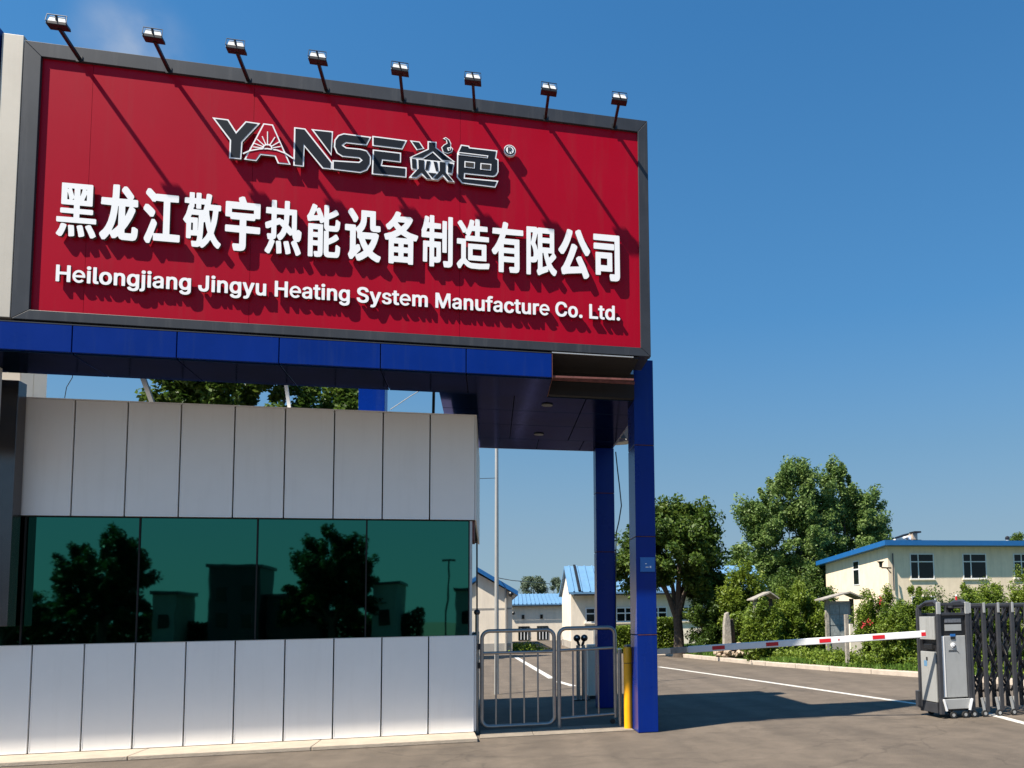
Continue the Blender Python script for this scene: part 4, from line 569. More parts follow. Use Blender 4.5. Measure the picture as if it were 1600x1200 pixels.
MB().box(-9, p.x-.0, 11.9, 12.20, 0, 5.4).build('cladding', M['beige'], rb, bevel=.01); MB().box(-9, p.x, 12.205, 12.53, 0, 5.4).build('cladding', M['beige'], rb, bevel=.01)
# struts between billboard back and roof
st = thing('roof_strut', 'black slanted strut left of the treetop above the booth roof', 'strut', (-4.2, 10.5, 4.3), 'struts behind the beam')
MB().bar(PY(219,578,10.3), PY(239,632,11.6), .05).build('bar', M['black'], st)
st = thing('roof_strut', 'grey strut in front of the treetop above the booth roof', 'strut', (-2.6, 10.5, 4.3), 'struts behind the beam')
MB().bar(PY(446,595,10.3), PY(452,636,11.4), .04).build('bar', M['gatesilver'], st)
st = thing('roof_strut', 'thin black upright beside the canopy just right of the dark blue rear column', 'strut', (-.8, 11, 4.2), 'struts behind the beam')
MB().bar(PY(678,604,11.0), PY(677,650,11.0), .035).build('bar', M['black'], st)
tag(MB().tube([PY(610,640,12), PY(640,620,12), PY(668,603,12)], .006, 5).build('cable', M['black']), 'thin cable rising over the booth roof beside the blue rear column', 'cable')
tag(MB().tube([PY(101,622,12), PY(104,605,12), PY(113,590,12), PY(114,578,12)], .005, 5).build('cable', M['black']), 'thin curved cable in the sky gap above the booth roof left end', 'cable')

# ------------------------------------------------------------------ guard booth
YB = 10.707
gb = thing('guard_booth', 'silver panelled guard booth with green mirror window band', 'guard booth', (-2.6, 11.5, 0))
MB().box(-9.3,-.20,YB+.03,14.2,0,1.285).build('wall_core', M['joint'], gb)
MB().box(-9.3,-.20,YB+.03,14.2,2.835,4.19).build('wall_core', M['joint'], gb)
MB().box(-9.3,-.24,YB+.12,13.9,1.29,2.83).build('wall_core', M['dark'], gb)
ux = [-9.47+.5785*i for i in range(16)] + [-.19]
ux = [-9.47,-8.88,-8.3,-7.73,-7.15,-6.57,-6.0,-5.42,-4.84,-4.28,-3.70,-3.10,-2.52,-1.94,-1.35,-.765,-.19]
lx = [-9.54,-8.99,-8.44,-7.89,-7.34,-6.80,-6.25,-5.70,-5.17,-4.64,-4.11,-3.57,-3.03,-2.47,-1.905,-1.335,-.765,-.19]
for xs_, z0, z1 in ((ux, 2.815, 4.215), (lx, .055, 1.296)):
    for a, b_ in zip(xs_[:-1], xs_[1:]):
        t_ = random.uniform(-.0015, .0015)
        pn = MB().box(a+.008, b_-.008, YB+t_, YB+.028, z0, z1).build('cladding_panel', M['silver'], gb, bevel=.004)
        y_ = YB+t_-.0035; MB().box(a+.011,a+.019,y_,y_+.003,z0+.004,z1-.004).box(b_-.019,b_-.011,y_,y_+.003,z0+.004,z1-.004).box(a+.02,b_-.02,y_,y_+.003,z0+.004,z0+.013).build('edge_highlight', M['edge'], pn)  # thin pale strips paint the highlight along the panel edges
for (z0, z1) in ((2.815,4.215),(.055,1.296)):
    for y in (YB+.03, YB+1.2, YB+2.35):
        MB().box(-.199,-.172,y+.006,y+1.14,z0,z1).build('cladding_panel', M['silver'], gb, bevel=.005)
MB().box(-9.3,-.17,YB-.002,14.2,4.217,4.23).build('roof_capping', M['silver'], gb)
px_ = [-6.6,-5.31,-4.12,-2.82,-1.54,-.265]
for a, b_ in zip(px_[:-1], px_[1:]):
    pn = MB().box(a+.009, b_-.009, YB+.045, YB+.055, 1.302, 2.805).build('window_pane', M['glass'], gb)
    pn.rotation_euler.z = 0
for a in px_: MB().box(a-.008, a+.008, YB+.030, YB+.075, 1.30, 2.81).build('mullion', M['joint'], gb)
MB().box(-.256,-.225,YB+.02,YB+.08,1.30,2.81).build('corner_post', M['gatesilver'], gb)
MB().box(-.225,-.20,YB+.03,YB+.6,2.55,2.812).build('side_blind', M['rust'], gb)
MB().box(-.232,-.226,YB+.09,13.9,1.30,2.81).build('side_pane', M['glass'], gb)
MB().box(-9.3,-.19,YB-.003,YB+.1,2.806,2.814).build('window_head', M['joint'], gb); MB().box(-9.3,-.19,YB-.003,YB+.1,1.297,1.301).build('window_sill', M['gatesilver'], gb)
pl = thing('booth_plinth', 'low pale concrete plinth along the foot of the guard booth', 'plinth', (-3, 10.4, 0))
for i in range(5):
    x1 = -.14-i*1.9; MB().slab([(x1,10.16),(x1-1.894,10.16),(x1-1.894,YB+.02),(x1-(.05 if i == 0 else 0),YB+.02)], 0, .05).build('plinth_slab', M['concrete'], pl, bevel=.008)

th = thing('gate_threshold', 'worn concrete strip on the ground under the pedestrian gate', 'threshold', (.85,10.7,0))
for a, b_ in ((-.12,.55),(.555,1.22),(1.225,1.86)): MB().slab([(a,10.44),(b_,10.44),(b_,11.12),(a,11.12)], 0, .012).build('concrete_slab', M['stone2'], th, bevel=.004)
# ------------------------------------------------------------------ pedestrian gate
YG = 10.98
def rounded(x0, x1, z0, z1, r, n=6):
    pts = []
    for cx, cz, a0 in ((x1-r,z0+r,-90),(x1-r,z1-r,0),(x0+r,z1-r,90),(x0+r,z0+r,180)):
        for i in range(n+1):
            a = R(a0+90*i/n); pts.append((cx+r*math.cos(a), YG, cz+r*math.sin(a)))
    return pts + [pts[0], pts[1]]
g1 = thing('barrier_gate', 'left leaf of the steel tube pedestrian gate beside the booth, with fully rounded frame', 'pedestrian gate', (.37, YG, 0), 'leaves of the pedestrian gate')
MB().tube(rounded(-.10, .86, .075, 1.345, .10), .027, 10, False).build('frame', M['steel'], g1, smooth=True)
MB().tube([(-.09,YG,1.05),(.85,YG,1.05)], .021).build('rail', M['steel'], g1, smooth=True)
for x in (.085,.275,.455,.64): MB().tube([(x,YG,.09),(x,YG,1.04)], .012, 8).build('bar', M['steel'], g1, smooth=True)
MB().box(-.150,-.125,YG-.02,YG+.02,.85,.93).build('hinge', M['black'], g1); MB().box(-.150,-.125,YG-.02,YG+.02,1.10,1.18).build('hinge', M['black'], g1)
g2 = thing('barrier_gate', 'right leaf of the steel tube pedestrian gate beside the yellow bollard', 'pedestrian gate', (1.3, YG, 0), 'leaves of the pedestrian gate')
MB().tube([(.925,YG,.0),(.925,YG,1.26)]+[(1.025-.10*math.cos(R(a)),YG,1.26+.10*math.sin(R(a))) for a in (20,45,70,90)]+[(1.61+.09*math.sin(R(a)),YG,1.27+.09*math.cos(R(a))) for a in (0,30,60,90)]+[(1.70,YG,.12)], .027).build('frame', M['steel'], g2, smooth=True)
MB().tube([(.935,YG,1.06),(1.69,YG,1.08)], .021).build('rail', M['steel'], g2, smooth=True); MB().tube([(.935,YG,.14),(1.69,YG,.17)], .021).build('rail', M['steel'], g2, smooth=True)
for x in (1.115,1.29,1.465): MB().tube([(x,YG,.15),(x,YG,1.06)], .012, 8).build('bar', M['steel'], g2, smooth=True)
MB().tube([(1.655,YG-.03,.07),(1.655,YG+.03,.07)], .035, 12).build('wheel', M['rubber'], g2)
po = thing('gate_post', 'tall thin gate post with a ball cap at the booth corner', 'post', (-.165, YG+.02, 0))
MB().tube([(-.165,YG+.02,0),(-.165,YG+.02,1.57)], .024).build('shaft', M['steel'], po, smooth=True); MB().sphere((-.165,YG+.02,1.60), .042).build('ball_cap', M['gateblack'], po, smooth=True)
MB().tube([(-.165,YG+.02,1.63),(-.168,YG+.02,2.55)], .011, 8).build('rod', M['gateblack'], po)
po = thing('gate_post', 'short round steel post between the gate and the yellow bollard', 'post', (1.735, YG-.15, 0))
MB().tube([(1.745,YG-.12,0),(1.745,YG-.12,1.06)], .028).build('shaft', M['steel'], po, smooth=True); MB().sphere((1.745,YG-.12,1.06), .030, sz=.6).build('cap', M['lens'], po, smooth=True)
p = PZ(982,1139)
bo = thing('bollard', 'yellow round bollard next to the front blue column', 'bollard', (p.x, p.y, 0))
MB().tube([(p.x,p.y,0),(p.x,p.y,.875)], .057, 20).build('body', M['yellow'], bo, smooth=True)
MB().tube([(p.x,p.y,.875),(p.x,p.y,.885)], .050, 20).build('groove', M['black'], bo)
MB().tube([(p.x,p.y,.885),(p.x,p.y,1.075),(p.x,p.y,1.095)], [.059,.059,.048], 20).build('cap', M['yellow'], bo, smooth=True)
# twin-headed card reader post behind gate
p = PZ(908,1094)
cr = thing('card_reader_post', 'steel post with two round black heads seen behind the right gate leaf', 'reader post', (p.x, p.y, 0))
for dx in (-.05,.05):
    MB().tube([(p.x+dx,p.y,0),(p.x+dx,p.y,1.0)], .035, 12).build('pole', M['steel'], cr, smooth=True)
    MB().bar((p.x+dx*.5,p.y,.98),(p.x+dx*1.3,p.y,1.10),.045).build('neck', M['black'], cr)
    MB().sphere((p.x+dx*1.35,p.y,1.13), .066).build('head', M['black'], cr, smooth=True)
    MB().sphere((p.x+dx*1.35-.01,p.y-.062,1.145), .018, 8, 5).build('lens', M['lens'], cr)
MB().box(p.x-.16,p.x+.16,p.y-.1,p.y+.1,0,.02).build('base_plate', M['black'], cr)
cabx = thing('control_cabinet', 'low white control cabinet beside the rear blue column', 'cabinet', (p.x+.32, p.y+.3, 0))
MB().box(p.x+.15,p.x+.42,p.y+.1,p.y+.4,.06,1.0).build('body', M['wall2'], cabx, bevel=.01); MB().box(p.x+.17,p.x+.40,p.y+.12,p.y+.38,0,.06).build('foot', M['black'], cabx)
# flag pole / lamp pole far behind
fp = thing('flag_pole', 'tall slim white flag pole rising behind the left gate leaf', 'pole', (.10, 16.0, 0))
p0, p1 = PZ(776,1085), None; X = p0.x; Yp = p0.y
MB().tube([(X,Yp,0),(X,Yp,7.5)], [.045,.03], 10).build('shaft', M['gatesilver'], fp, smooth=True)
tag(MB().tube([PY(778,903,36), PY(800,907,40), PY(860,912,52)], .02, 5).build('overhead_wire', M['black']), 'thin overhead wire crossing from the flag pole to the far houses', 'wire')
tag(MB().tube([PY(742,748,16), PY(774,747,16)], .006, 5).build('overhead_wire', M['black']), 'thin wire between the booth corner and the slim pole', 'wire')

# ------------------------------------------------------------------ barrier arm
A = PY(1075,1015,11.05); B = PY(1446,990.5,10.0); D = (B-A)
ba = thing('boom_barrier', 'white boom barrier arm with red bands lowered across the driveway', 'boom barrier', (2.0, 11.3, 0))
def arm(t): return A + D*t
MB().box(1.90,2.10,11.15,11.42,0,1.1).build('drive_housing', M['gateblack'], ba, bevel=.01)
MB().bar(arm(0), arm(1.0), .045, .095).build('arm', M['armwhite'], ba, bevel=.008)
MB().bar(arm(-.205), arm(-.0005), .05, .078).build('sleeve', M['wall2'], ba, bevel=.006); MB().bar(arm(-.075), arm(-.004), .056, .086).build('dark_section', M['stone'], ba, bevel=.006)  # darker mottled length near the left end of the arm
def px2t(u): # find t whose screen x is u
    lo, hi = -.1, 1.1
    for _ in range(40):
        mid = (lo+hi)/2; c = arm(mid)-Vector((0,0,CAM_H)); xx = PPX+FPX*c.dot(Vector(RX))/c.dot(Vector(RF))
        if xx < u: lo = mid
        else: hi = mid
    return lo
for u0, u1 in ((1113,1132.5),(1197,1216),(1280,1298),(1363,1382),(1439,1446)):
    MB().bar(arm(px2t(u0)), arm(min(px2t(u1), 1.001)), .052, .052).build('red_band', M['armred'], ba)
c = arm(px2t(1310)); MB().bar(c-Vector((.012,.0,0)), c+Vector((.012,0,0)), .052, .022).build('red_dot', M['armred'], ba)

# ------------------------------------------------------------------ retractable gate
rg = thing('retractable_gate', 'dark accordion retractable gate with silver drive head at the right', 'retractable gate', (6.9, 10.3, 0))
Y0, Y1 = 10.05, 10.55; hx0, hx1 = 6.17, 6.62
def rbar(a, b_, w_=.055, m='gateblack', nm='frame_bar', t=None): return MB().bar(a, b_, w_, t).build(nm, M[m], rg, bevel=.006)
for y in (Y0, Y1):
    rbar((hx0,y,.06),(hx0,y,1.60)); rbar((hx1,y,.06),(hx1,y,1.60)); rbar((hx0+.03,y,1.46),(hx1-.03,y,1.46),.04); rbar((hx0+.03,y,1.60),(hx1-.03,y,1.60),.04)
MB().tube([(hx0,Y0,1.60),(hx0,Y0+.08,1.64),(hx0,Y0+.3,1.63),(hx0,Y1,1.56)], .03, 8).build('top_rail', M['gateblack'], rg, smooth=True)
MB().tube([(hx1,Y0,1.60),(hx1,Y0+.08,1.64),(hx1,Y0+.3,1.63),(hx1,Y1,1.56)], .03, 8).build('top_rail', M['gateblack'], rg, smooth=True)
for x in (hx0, hx1): MB().box(x-.032,x+.032,Y0-.032,Y0-.004,1.46,1.63).build('end_cap', M['gatesilver'], rg, bevel=.006)
MB().box(hx0+.02,hx1-.02,Y0+.03,Y1-.03,.10,1.44).build('core', M['lattice'], rg)
MB().box(hx0+.032,hx1-.032,Y0+.005,Y0+.028,1.16,1.44).build('display_panel', M['black'], rg)
MB().box(hx0+.10,hx1-.09,Y0-.003,Y0+.004,1.34,1.40).build('display_screen', M['display'], rg); MB().box(hx0+.10,hx1-.09,Y0-.003,Y0+.004,1.225,1.315).build('display_screen', M['gatesilver'], rg)
MB().box(hx0+.032,hx1-.032,Y0-.005,Y0+.025,.29,1.155).build('door_panel', M['gatesilver'], rg, bevel=.008)
MB().box(hx0+.032,hx0+.075,Y0-.012,Y0-.006,.30,1.15).build('door_edge', M['silver'], rg)
MB().box(6.345,6.425,Y0-.012,Y0-.006,1.145,1.18).build('lock_plate', M['bluesign'], rg); MB().box(6.35,6.42,Y0-.014,Y0-.006,1.105,1.14).build('lock_handle', M['black'], rg)
def gdisc(cx, cz, r, y, m, nm, d=.008): return disc(cx, cz, r, y-d, y, 20).build(nm, M[m], rg)
gdisc(6.385,1.02,.037,Y0-.006,'white','emblem'); gdisc(6.393,1.012,.026,Y0-.015,'gateblack','emblem_ring',.002); gdisc(6.385,1.02,.018,Y0-.018,'white','emblem_centre',.002)
MB().box(6.31,6.46,Y0-.0075,Y0-.006,.93,.935).build('script_mark', M['gateblack'], rg)
for k in range(6): MB().box(6.315+k*.022,6.33+k*.022,Y0-.008,Y0-.006,.937,.955).build('script_mark', M['gateblack'], rg)
MB().bar((6.45,Y0-.008,.93),(6.475,Y0-.008,.905),.003,.006).build('script_mark', M['gateblack'], rg)
MB().prism([(hx0+.01,.27),(hx1+.01,.27),(hx1-.03,.13),(hx0+.06,.13)], Y0-.03, Y0+.1).build('skirt', M['gatesilver'], rg, bevel=.006)
for x, s_ in ((hx0+.01,1),(hx1+.01,-1)): MB().bar((x,Y0-.035,.27),(x+s_*.045,Y0-.035,.11),.035,.02).build('skirt_bracket', M['white'], rg)
# left side panels of the head
MB().box(hx0-.034,hx0-.006,Y0+.06,Y1-.05,1.10,1.43).build('side_panel', M['gatesilver'], rg, bevel=.006); MB().box(hx0-.034,hx0-.006,Y0+.06,Y1-.05,.22,.93).build('side_panel', M['gatesilver'], rg, bevel=.006)
MB().box(hx0-.036,hx0-.006,Y0+.06,Y1-.05,.07,.21).build('side_panel', M['gateblack'], rg, bevel=.006); MB().box(hx0-.045,hx0-.02,Y0+.12,Y0+.34,.96,1.04).build('side_lock', M['black'], rg, bevel=.01)
MB().box(hx0-.037,hx0-.035,Y0+.28,Y0+.36,.72,.80).build('side_sticker', M['roofblue'], rg); MB().box(hx0-.037,hx0-.035,Y0+.26,Y0+.30,.80,.85).build('side_sticker', M['black'], rg)
rbar((hx0-.02,Y1+.01,.10),(hx0-.02,Y1+.01,1.55),.045); rbar((hx0-.05,Y1+.02,.12),(hx0-.05,Y1+.02,.35),.07)
p = PY(1494,930,10.3); MB().tube([(p.x,10.3,1.60),(p.x,10.3,1.72)], .014, 10).build('beacon', M['armred'], rg, smooth=True); MB().sphere((p.x,10.3,1.725), .017, 8, 5).build('beacon_cap', M['white'], rg)
MB().tube([(hx1-.08,10.3,1.55),(hx1-.08,10.3,1.6)], .04, 10).build('beacon_base', M['gateblack'], rg)
def wheel(x, y, r=.048):
    w_ = MB().tube([(x,y-.016,r),(x,y+.016,r)], r, 16).build('wheel', M['rubber'], rg)
    MB().tube([(x,y-.019,r),(x,y-.0165,r)], r*.5, 12).build('hub', M['gatesilver'], w_); return w_
for x in (6.33, 6.52, 6.66): wheel(x, Y0-.02)
for x in (6.30, 6.60): wheel(x, Y1)
posts = [6.665] + [6.895+.2335*i for i in range(9)]
for i, x in enumerate(posts):
    f = MB(); hgt = 1.60 + (.01 if i % 2 else 0)
    for y in (Y0, Y1): f.box(x-.031,x+.031,y-.02,y+.02,.07,hgt)
    f.box(x-.031,x+.031,Y0+.02,Y1-.02,hgt-.06,hgt)
    f.build('post_frame', M['gateblack'], rg, bevel=.008)
    MB().box(x-.02,x+.02,Y0-.03,Y0-.0205,1.47,1.615).build('post_cap', M['gatesilver'], rg, bevel=.005)
    if i: wheel(x-.06, Y0-.02); MB().bar((x-.10,Y0-.02,.27),(x-.065,Y0-.02,.08),.035,.016).build('caster_bracket', M['gatesilver'], rg); MB().bar((x+.02-.045,Y0+.0,.27),(x-.05,Y0-.0,.10),.025,.012).build('caster_bracket', M['gatesilver'], rg)
for i in range(len(posts)-1):
    a, b_ = posts[i], posts[i+1]
    for yy, zo in ((Y0+.05, 0), (Y1-.08, .10)):
        f = MB()
        for k, z in enumerate((.20,.62,1.04)):
            z += zo; f.bar((a,yy,z),(b_,yy,z+.42),.016,.028); f.bar((a,yy+.025,z+.42),(b_,yy+.025,z),.016,.028)
        f.build('lattice', M['lattice'], rg)
    rbar((a+.03,Y0+.02,1.555),(b_-.03,Y0+.02,1.555),.035,'lattice','top_link')
    if i in (1,2,4,6): MB().bar((a+.06,Y0+.04,1.04),(a+.13,Y0+.04,.86),.05,.004).build('warning_plate', M['stone'], rg)

# ------------------------------------------------------------------ vegetation helpers
def leaves(P, size, aspect=.55, droop=0.0):
    n = len(P); N = np.random.normal(size=(n,3)); N[:,2] = np.abs(N[:,2])*1.1+.25; N /= np.linalg.norm(N,axis=1)[:,None]
    t = np.random.normal(size=(n,3)); t[:,2] -= droop; T = np.cross(N,t); T /= np.linalg.norm(T,axis=1)[:,None]; B_ = np.cross(N,T)
    s = (size*np.random.uniform(.6,1.35,n))[:,None]
    v = np.empty((n,4,3)); v[:,0] = P-B_*s*.5; v[:,1] = P+T*s*aspect*.5-B_*s*.05+N*s*.10; v[:,2] = P+B_*s*.5; v[:,3] = P-T*s*aspect*.5-B_*s*.05+N*s*.10
    return v.reshape(-1,3)
def quads(name, V, m, parent=None, kind_=None):
    n = len(V)//4
    if parent is not None: V = V - np.array(parent.location)
    me = bpy.data.meshes.new(name); me.vertices.add(4*n); me.vertices.foreach_set('co', V.astype(np.float32).ravel())
    me.loops.add(4*n); me.loops.foreach_set('vertex_index', np.arange(4*n, dtype=np.int32))
    me.polygons.add(n); me.polygons.foreach_set('loop_start', np.arange(0,4*n,4,dtype=np.int32))
    me.update(calc_edges=True); me.materials.append(m)
    o = bpy.data.objects.new(name, me); COL.objects.link(o)
    if parent is not None: o.parent = parent
    if kind_: o['kind'] = kind_
    return o
def crown_points(blobs, nclump, nleaf, cr, jag=.25, feather=(1.9,.72)):
    cc = np.mean([b[:3] for b in blobs], axis=0)
    P = []; cs = []
    wts = np.array([b[3]*b[4]*b[5] for b in blobs])**.67; wts = wts/wts.sum()
    for b, wt in zip(blobs, wts):
        k = max(3, int(nclump*wt))
        d = np.random.normal(size=(k,3)); d /= np.linalg.norm(d,axis=1)[:,None]
        r = np.random.uniform(.35,1,k)**.5*(1+np.random.uniform(-jag,jag*.5,k)); c = d*r[:,None]*np.array(b[3:6])+np.array(b[:3])
        cs.append(c)
    cs = np.concatenate(cs); per = nleaf//len(cs)
    for c in cs:
        d = np.random.normal(size=(per,3)); d /= np.linalg.norm(d,axis=1)[:,None]
        rr = np.random.uniform(.1,1,per)**.75; rad = cr*random.uniform(.45,1.35)
        ax = c-cc; ax[2] += .35*np.linalg.norm(ax); ax /= np.linalg.norm(ax)+1e-6; q = d*rr[:,None]*rad*feather[1]
        P.append(c+q+ax*(q@ax)[:,None]*(feather[0]-1))
    return np.concatenate(P), cs
def tree(name, label, cat, base, blobs, nclump, nleaf, cr, size, m, trunk_r=.18, group=None, aspect=.55, limbs=9, feather=(1.9,.72)):
    t = thing(name, label, cat, tuple(base), group)
    P, cs = crown_points(blobs, nclump, nleaf, cr, .25, feather); P[:,2] = np.maximum(P[:,2], .12)
    quads('crown', leaves(P, size, aspect), m, t)
    b0 = Vector(base); top = Vector(blobs[0][:3]); mb = MB()
    fork = b0.lerp(top, .45); fork.x = b0.x+(top.x-b0.x)*.3
    mb.tube([b0-Vector((0,0,.05)), b0+Vector((0,0,.15)), b0.lerp(fork,.5)+Vector((.03,0,0)), fork], [trunk_r*1.4,trunk_r*1.05,trunk_r*.9,trunk_r*.75], 10)
    for i in range(limbs):
        c = Vector(cs[random.randrange(len(cs))]); st_ = b0.lerp(fork, random.uniform(.7,1)); mid = st_.lerp(c,.5)+Vector((0,0,.2))
        mb.tube([st_, mid, c], [trunk_r*.5,trunk_r*.3,trunk_r*.08], 6)
    mb.build('trunk', M['bark'], t, smooth=True); return t

def away(blobs, k):
    return [(b[0]*k, b[1]*k, 1.5+(b[2]-1.5)*k, b[3]*k, b[4]*k, b[5]*k) for b in blobs]
KT = 1.78
# trees and shrubs right of the column
tree('broadleaf_tree', 'dark green round crowned tree with dark trunk directly right of the front blue column', 'tree', (6.75,28.3,.0),
     [(6.6,28.4,3.9,1.75,1.7,1.45),(6.2,28.3,4.9,.8,.8,.75),(7.4,28.3,4.5,.9,.9,.9),(5.3,28.4,3.2,.9,.9,.9),(7.7,28.4,2.9,.75,.9,.7),(7.0,28.3,5.3,.45,.5,.45)], 210, 62000, .44, .15, M['leafA'], .20)
tree('broadleaf_tree', 'tallest light green tree, left half of the pair behind the shrubs', 'tree', (14.2*KT,36*KT,.0),
     away([(14.0,36,4.8,2.6,2.2,2.4),(14.5,36,7.2,1.25,1.3,1.7),(12.6,36,6.0,1.1,1.2,1.1),(14.4,36,8.3,.8,.8,.7),(12.3,36,3.4,1.3,1.2,1.7),(15.5,36,6.3,1.1,1.2,1.2),(15.9,36,7.1,.85,1,.9),(13.1,36,6.4,1.2,1.2,1.2),(13.6,36,2.9,2.3,1.8,1.6),(15.6,36,3.4,1.8,1.6,1.8)], KT), 420, 110000, .80, .27, M['leafB'], .22)
tree('broadleaf_tree', 'light green tree standing right of the tallest tree and left of the cream building', 'tree', (17.4*KT,36.5*KT,.0),
     away([(17.4,36.5,5.3,2.0,1.9,2.2),(17.2,36.5,7.7,.9,.9,1.1),(18.5,36.5,6.6,1.1,1.1,1.1),(19.0,36.5,5.4,.8,.9,.7),(16.9,36.5,8.5,.35,.4,.45),(17.4,36.5,3.4,2.2,1.8,1.6)], KT), 300, 76000, .78, .27, M['leafB'], .2)
def shrub(name, label, u, v_top, v_bot, hw, Y, m, n=9000, size=.10, cr=.26, cl=45, group=None, aspect=.35):
    tp = PY(u, v_top, Y); bz = .09; h = tp.z-bz; wd = hw/(FPX/(Y/ .97))
    n = int(n*1.9); cl = int(cl*1.5)
    t = thing(name, label, 'shrub', (tp.x, Y, bz), group)
    P, cs = crown_points([(tp.x,Y,bz+h*.48,wd*.9,wd*.8,h*.45),(tp.x-wd*.4,Y,bz+h*.35,wd*.6,wd*.6,h*.33),(tp.x+wd*.4,Y,bz+h*.4,wd*.6,wd*.6,h*.38)], cl, n, cr, .12, (1.6,.75))
    P[:,2] = np.maximum(P[:,2], .1); quads('foliage', leaves(P, size, aspect), m, t)
    mb = MB()
    for i in range(5):
        c = Vector(cs[random.randrange(len(cs))]); mb.tube([(tp.x+random.uniform(-.1,.1),Y,bz),tuple(Vector((tp.x,Y,bz)).lerp(c,.5)),tuple(c)], [.04,.03,.01], 5)
    mb.build('stems', M['bark'], t); return t
gsh = 'shrubs along the planting bed'
shrub('evergreen_shrub', 'dark dense shrub right of the round tree trunk and left of the stone pillar', 1108, 908, 1018, 36, 27.5, M['leafA'], 9000, .12, .32)
shrub('evergreen_shrub', 'bright feathery tall shrub directly behind the stone pillar', 1162, 868, 1020, 40, 26.5, M['leafC'], 13000, .12, .33, 70)
shrub('evergreen_shrub', 'feathery shrub under the small grey roof in the middle of the bed', 1190, 936, 1034, 30, 23.2, M['leafC'], 9000, .11, .3)
shrub('evergreen_shrub', 'wide rounded shrub just left of the notice board', 1246, 900, 1035, 48, 24.5, M['leafC'], 14000, .11, .3, 70)
shrub('evergreen_shrub', 'small low shrub at the foot of the stone pillar beside the rocks', 1200, 985, 1034, 16, 24.6, M['leafC'], 3000, .09, .2, 18)
shrub('evergreen_shrub', 'tall bushy shrub right of the notice board, below the wall lamp', 1372, 905, 1045, 40, 20.3, M['leafC'], 11000, .09, .25, 60)
shrub('evergreen_shrub', 'leafy shrub with red flowers just left of the retractable gate head', 1425, 902, 1052, 44, 18.6, M['leafC'], 15000, .085, .24, 80)
shrub('evergreen_shrub', 'shrub rising behind the retractable gate head, with upright top shoots', 1475, 912, 1060, 40, 19.0, M['leafA'], 10000, .085, .24, 60)
shrub('evergreen_shrub', 'shrub behind the accordion lattice below the second building window', 1545, 898, 1060, 42, 19.5, M['leafC'], 12000, .085, .24, 70)
shrub('evergreen_shrub', 'tallest shrub at the right edge of the photo behind the accordion gate', 1612, 872, 1070, 52, 19.0, M['leafC'], 14000, .085, .25, 80)
shrub('evergreen_shrub', 'dark bushy mass behind the small grey roof, under the tallest tree', 1225, 882, 1015, 52, 29.0, M['leafA'], 13000, .14, .4, 60)
shrub('evergreen_shrub', 'dark bushy mass between the round tree and the feathery tall shrub', 1135, 900, 1015, 30, 29.5, M['leafA'], 9000, .14, .36, 50)
shrub('evergreen_shrub', 'bushy shrub behind the notice board left post, below the cream building wall', 1284, 905, 1025, 30, 27.0, M['leafA'], 9000, .12, .33, 50)
shrub('evergreen_shrub', 'low rounded shrub between the two tall ones left of the gate head', 1400, 950, 1055, 34, 18.0, M['leafC'], 8000, .085, .22, 50)
shrub('evergreen_shrub', 'rounded shrub behind the first accordion bays beside the gate head', 1512, 905, 1060, 34, 18.6, M['leafC'], 9000, .085, .24, 60)
p = PY(815,1012,37.5); P = np.random.normal(size=(2500,3))*np.array((.45,.5,.14)); P[:,2] = np.abs(P[:,2])+.02; P += np.array((p.x-.05,38.2,0)); tag(quads('grass_patch', leaves(P,.12), M['leafC'], None, 'stuff'), 'small tuft of green weeds at the corner of the far gabled house', 'weeds')
# hedge seen between trunk and column and low hedge behind
for (u0, u1, vt, Y, lb) in ((1030,1052,965,31,'low clipped hedge left of the round tree trunk'),(960,985,978,33,'low clipped hedge seen between rear column and yellow bollard')):
    a, b_ = PY(u0,vt,Y), PY(u1,vt,Y); n = 5000; P = np.random.uniform((a.x-.3,Y-.4,.05),(b_.x+.1,Y+.4,a.z),(n,3)); h_ = thing('hedge', lb, 'hedge', (a.x,Y,0)); quads('foliage', leaves(P,.11), M['leafC'], h_)
p = PY(1597,826,60); tree('broadleaf_tree','treetop peeking over the cream building roof at the right edge','tree',(p.x+1.7,62,0),[(p.x+1.7,62,p.z-1.2,1.5,1.5,1.3),(p.x+1.6,62,p.z-3.5,1.8,1.5,2)],60,12000,.5,.2,M['leafA'],.2,feather=(1,1))
# tree behind booth
tree('broadleaf_tree', 'leafy treetop behind the booth roof, seen under the blue beam', 'tree', (-8.2,30,0),
     [(-8.0,30,9.3,2.9,2.0,1.7),(-5.2,30,8.9,1.0,1.0,1.0),(-10.4,30,9.2,.9,1.0,1.3),(-8.0,30,7,3.6,2,2)], 200, 52000, .5, .22, M['leafA'], .28)
# faraway trees
tree('distant_tree', 'hazy pale treetop above the left part of the far low blue roof', 'tree', (3.9,75,0), [(3.9,75,4.2,1.2,1.2,1.3),(3.3,75,4.9,.5,.6,.5),(4.7,75,4.4,.6,.7,.7)], 60, 9000, .42, .16, M['leafE'], .15, feather=(1,1))
tree('distant_tree', 'hazy pale treetop beside the gabled far house', 'tree', (6.3,75,0), [(6.2,75,3.9,.8,1,1.2),(6.0,75,4.9,.35,.5,.4)], 40, 6000, .36, .16, M['leafE'], .15, feather=(1,1))
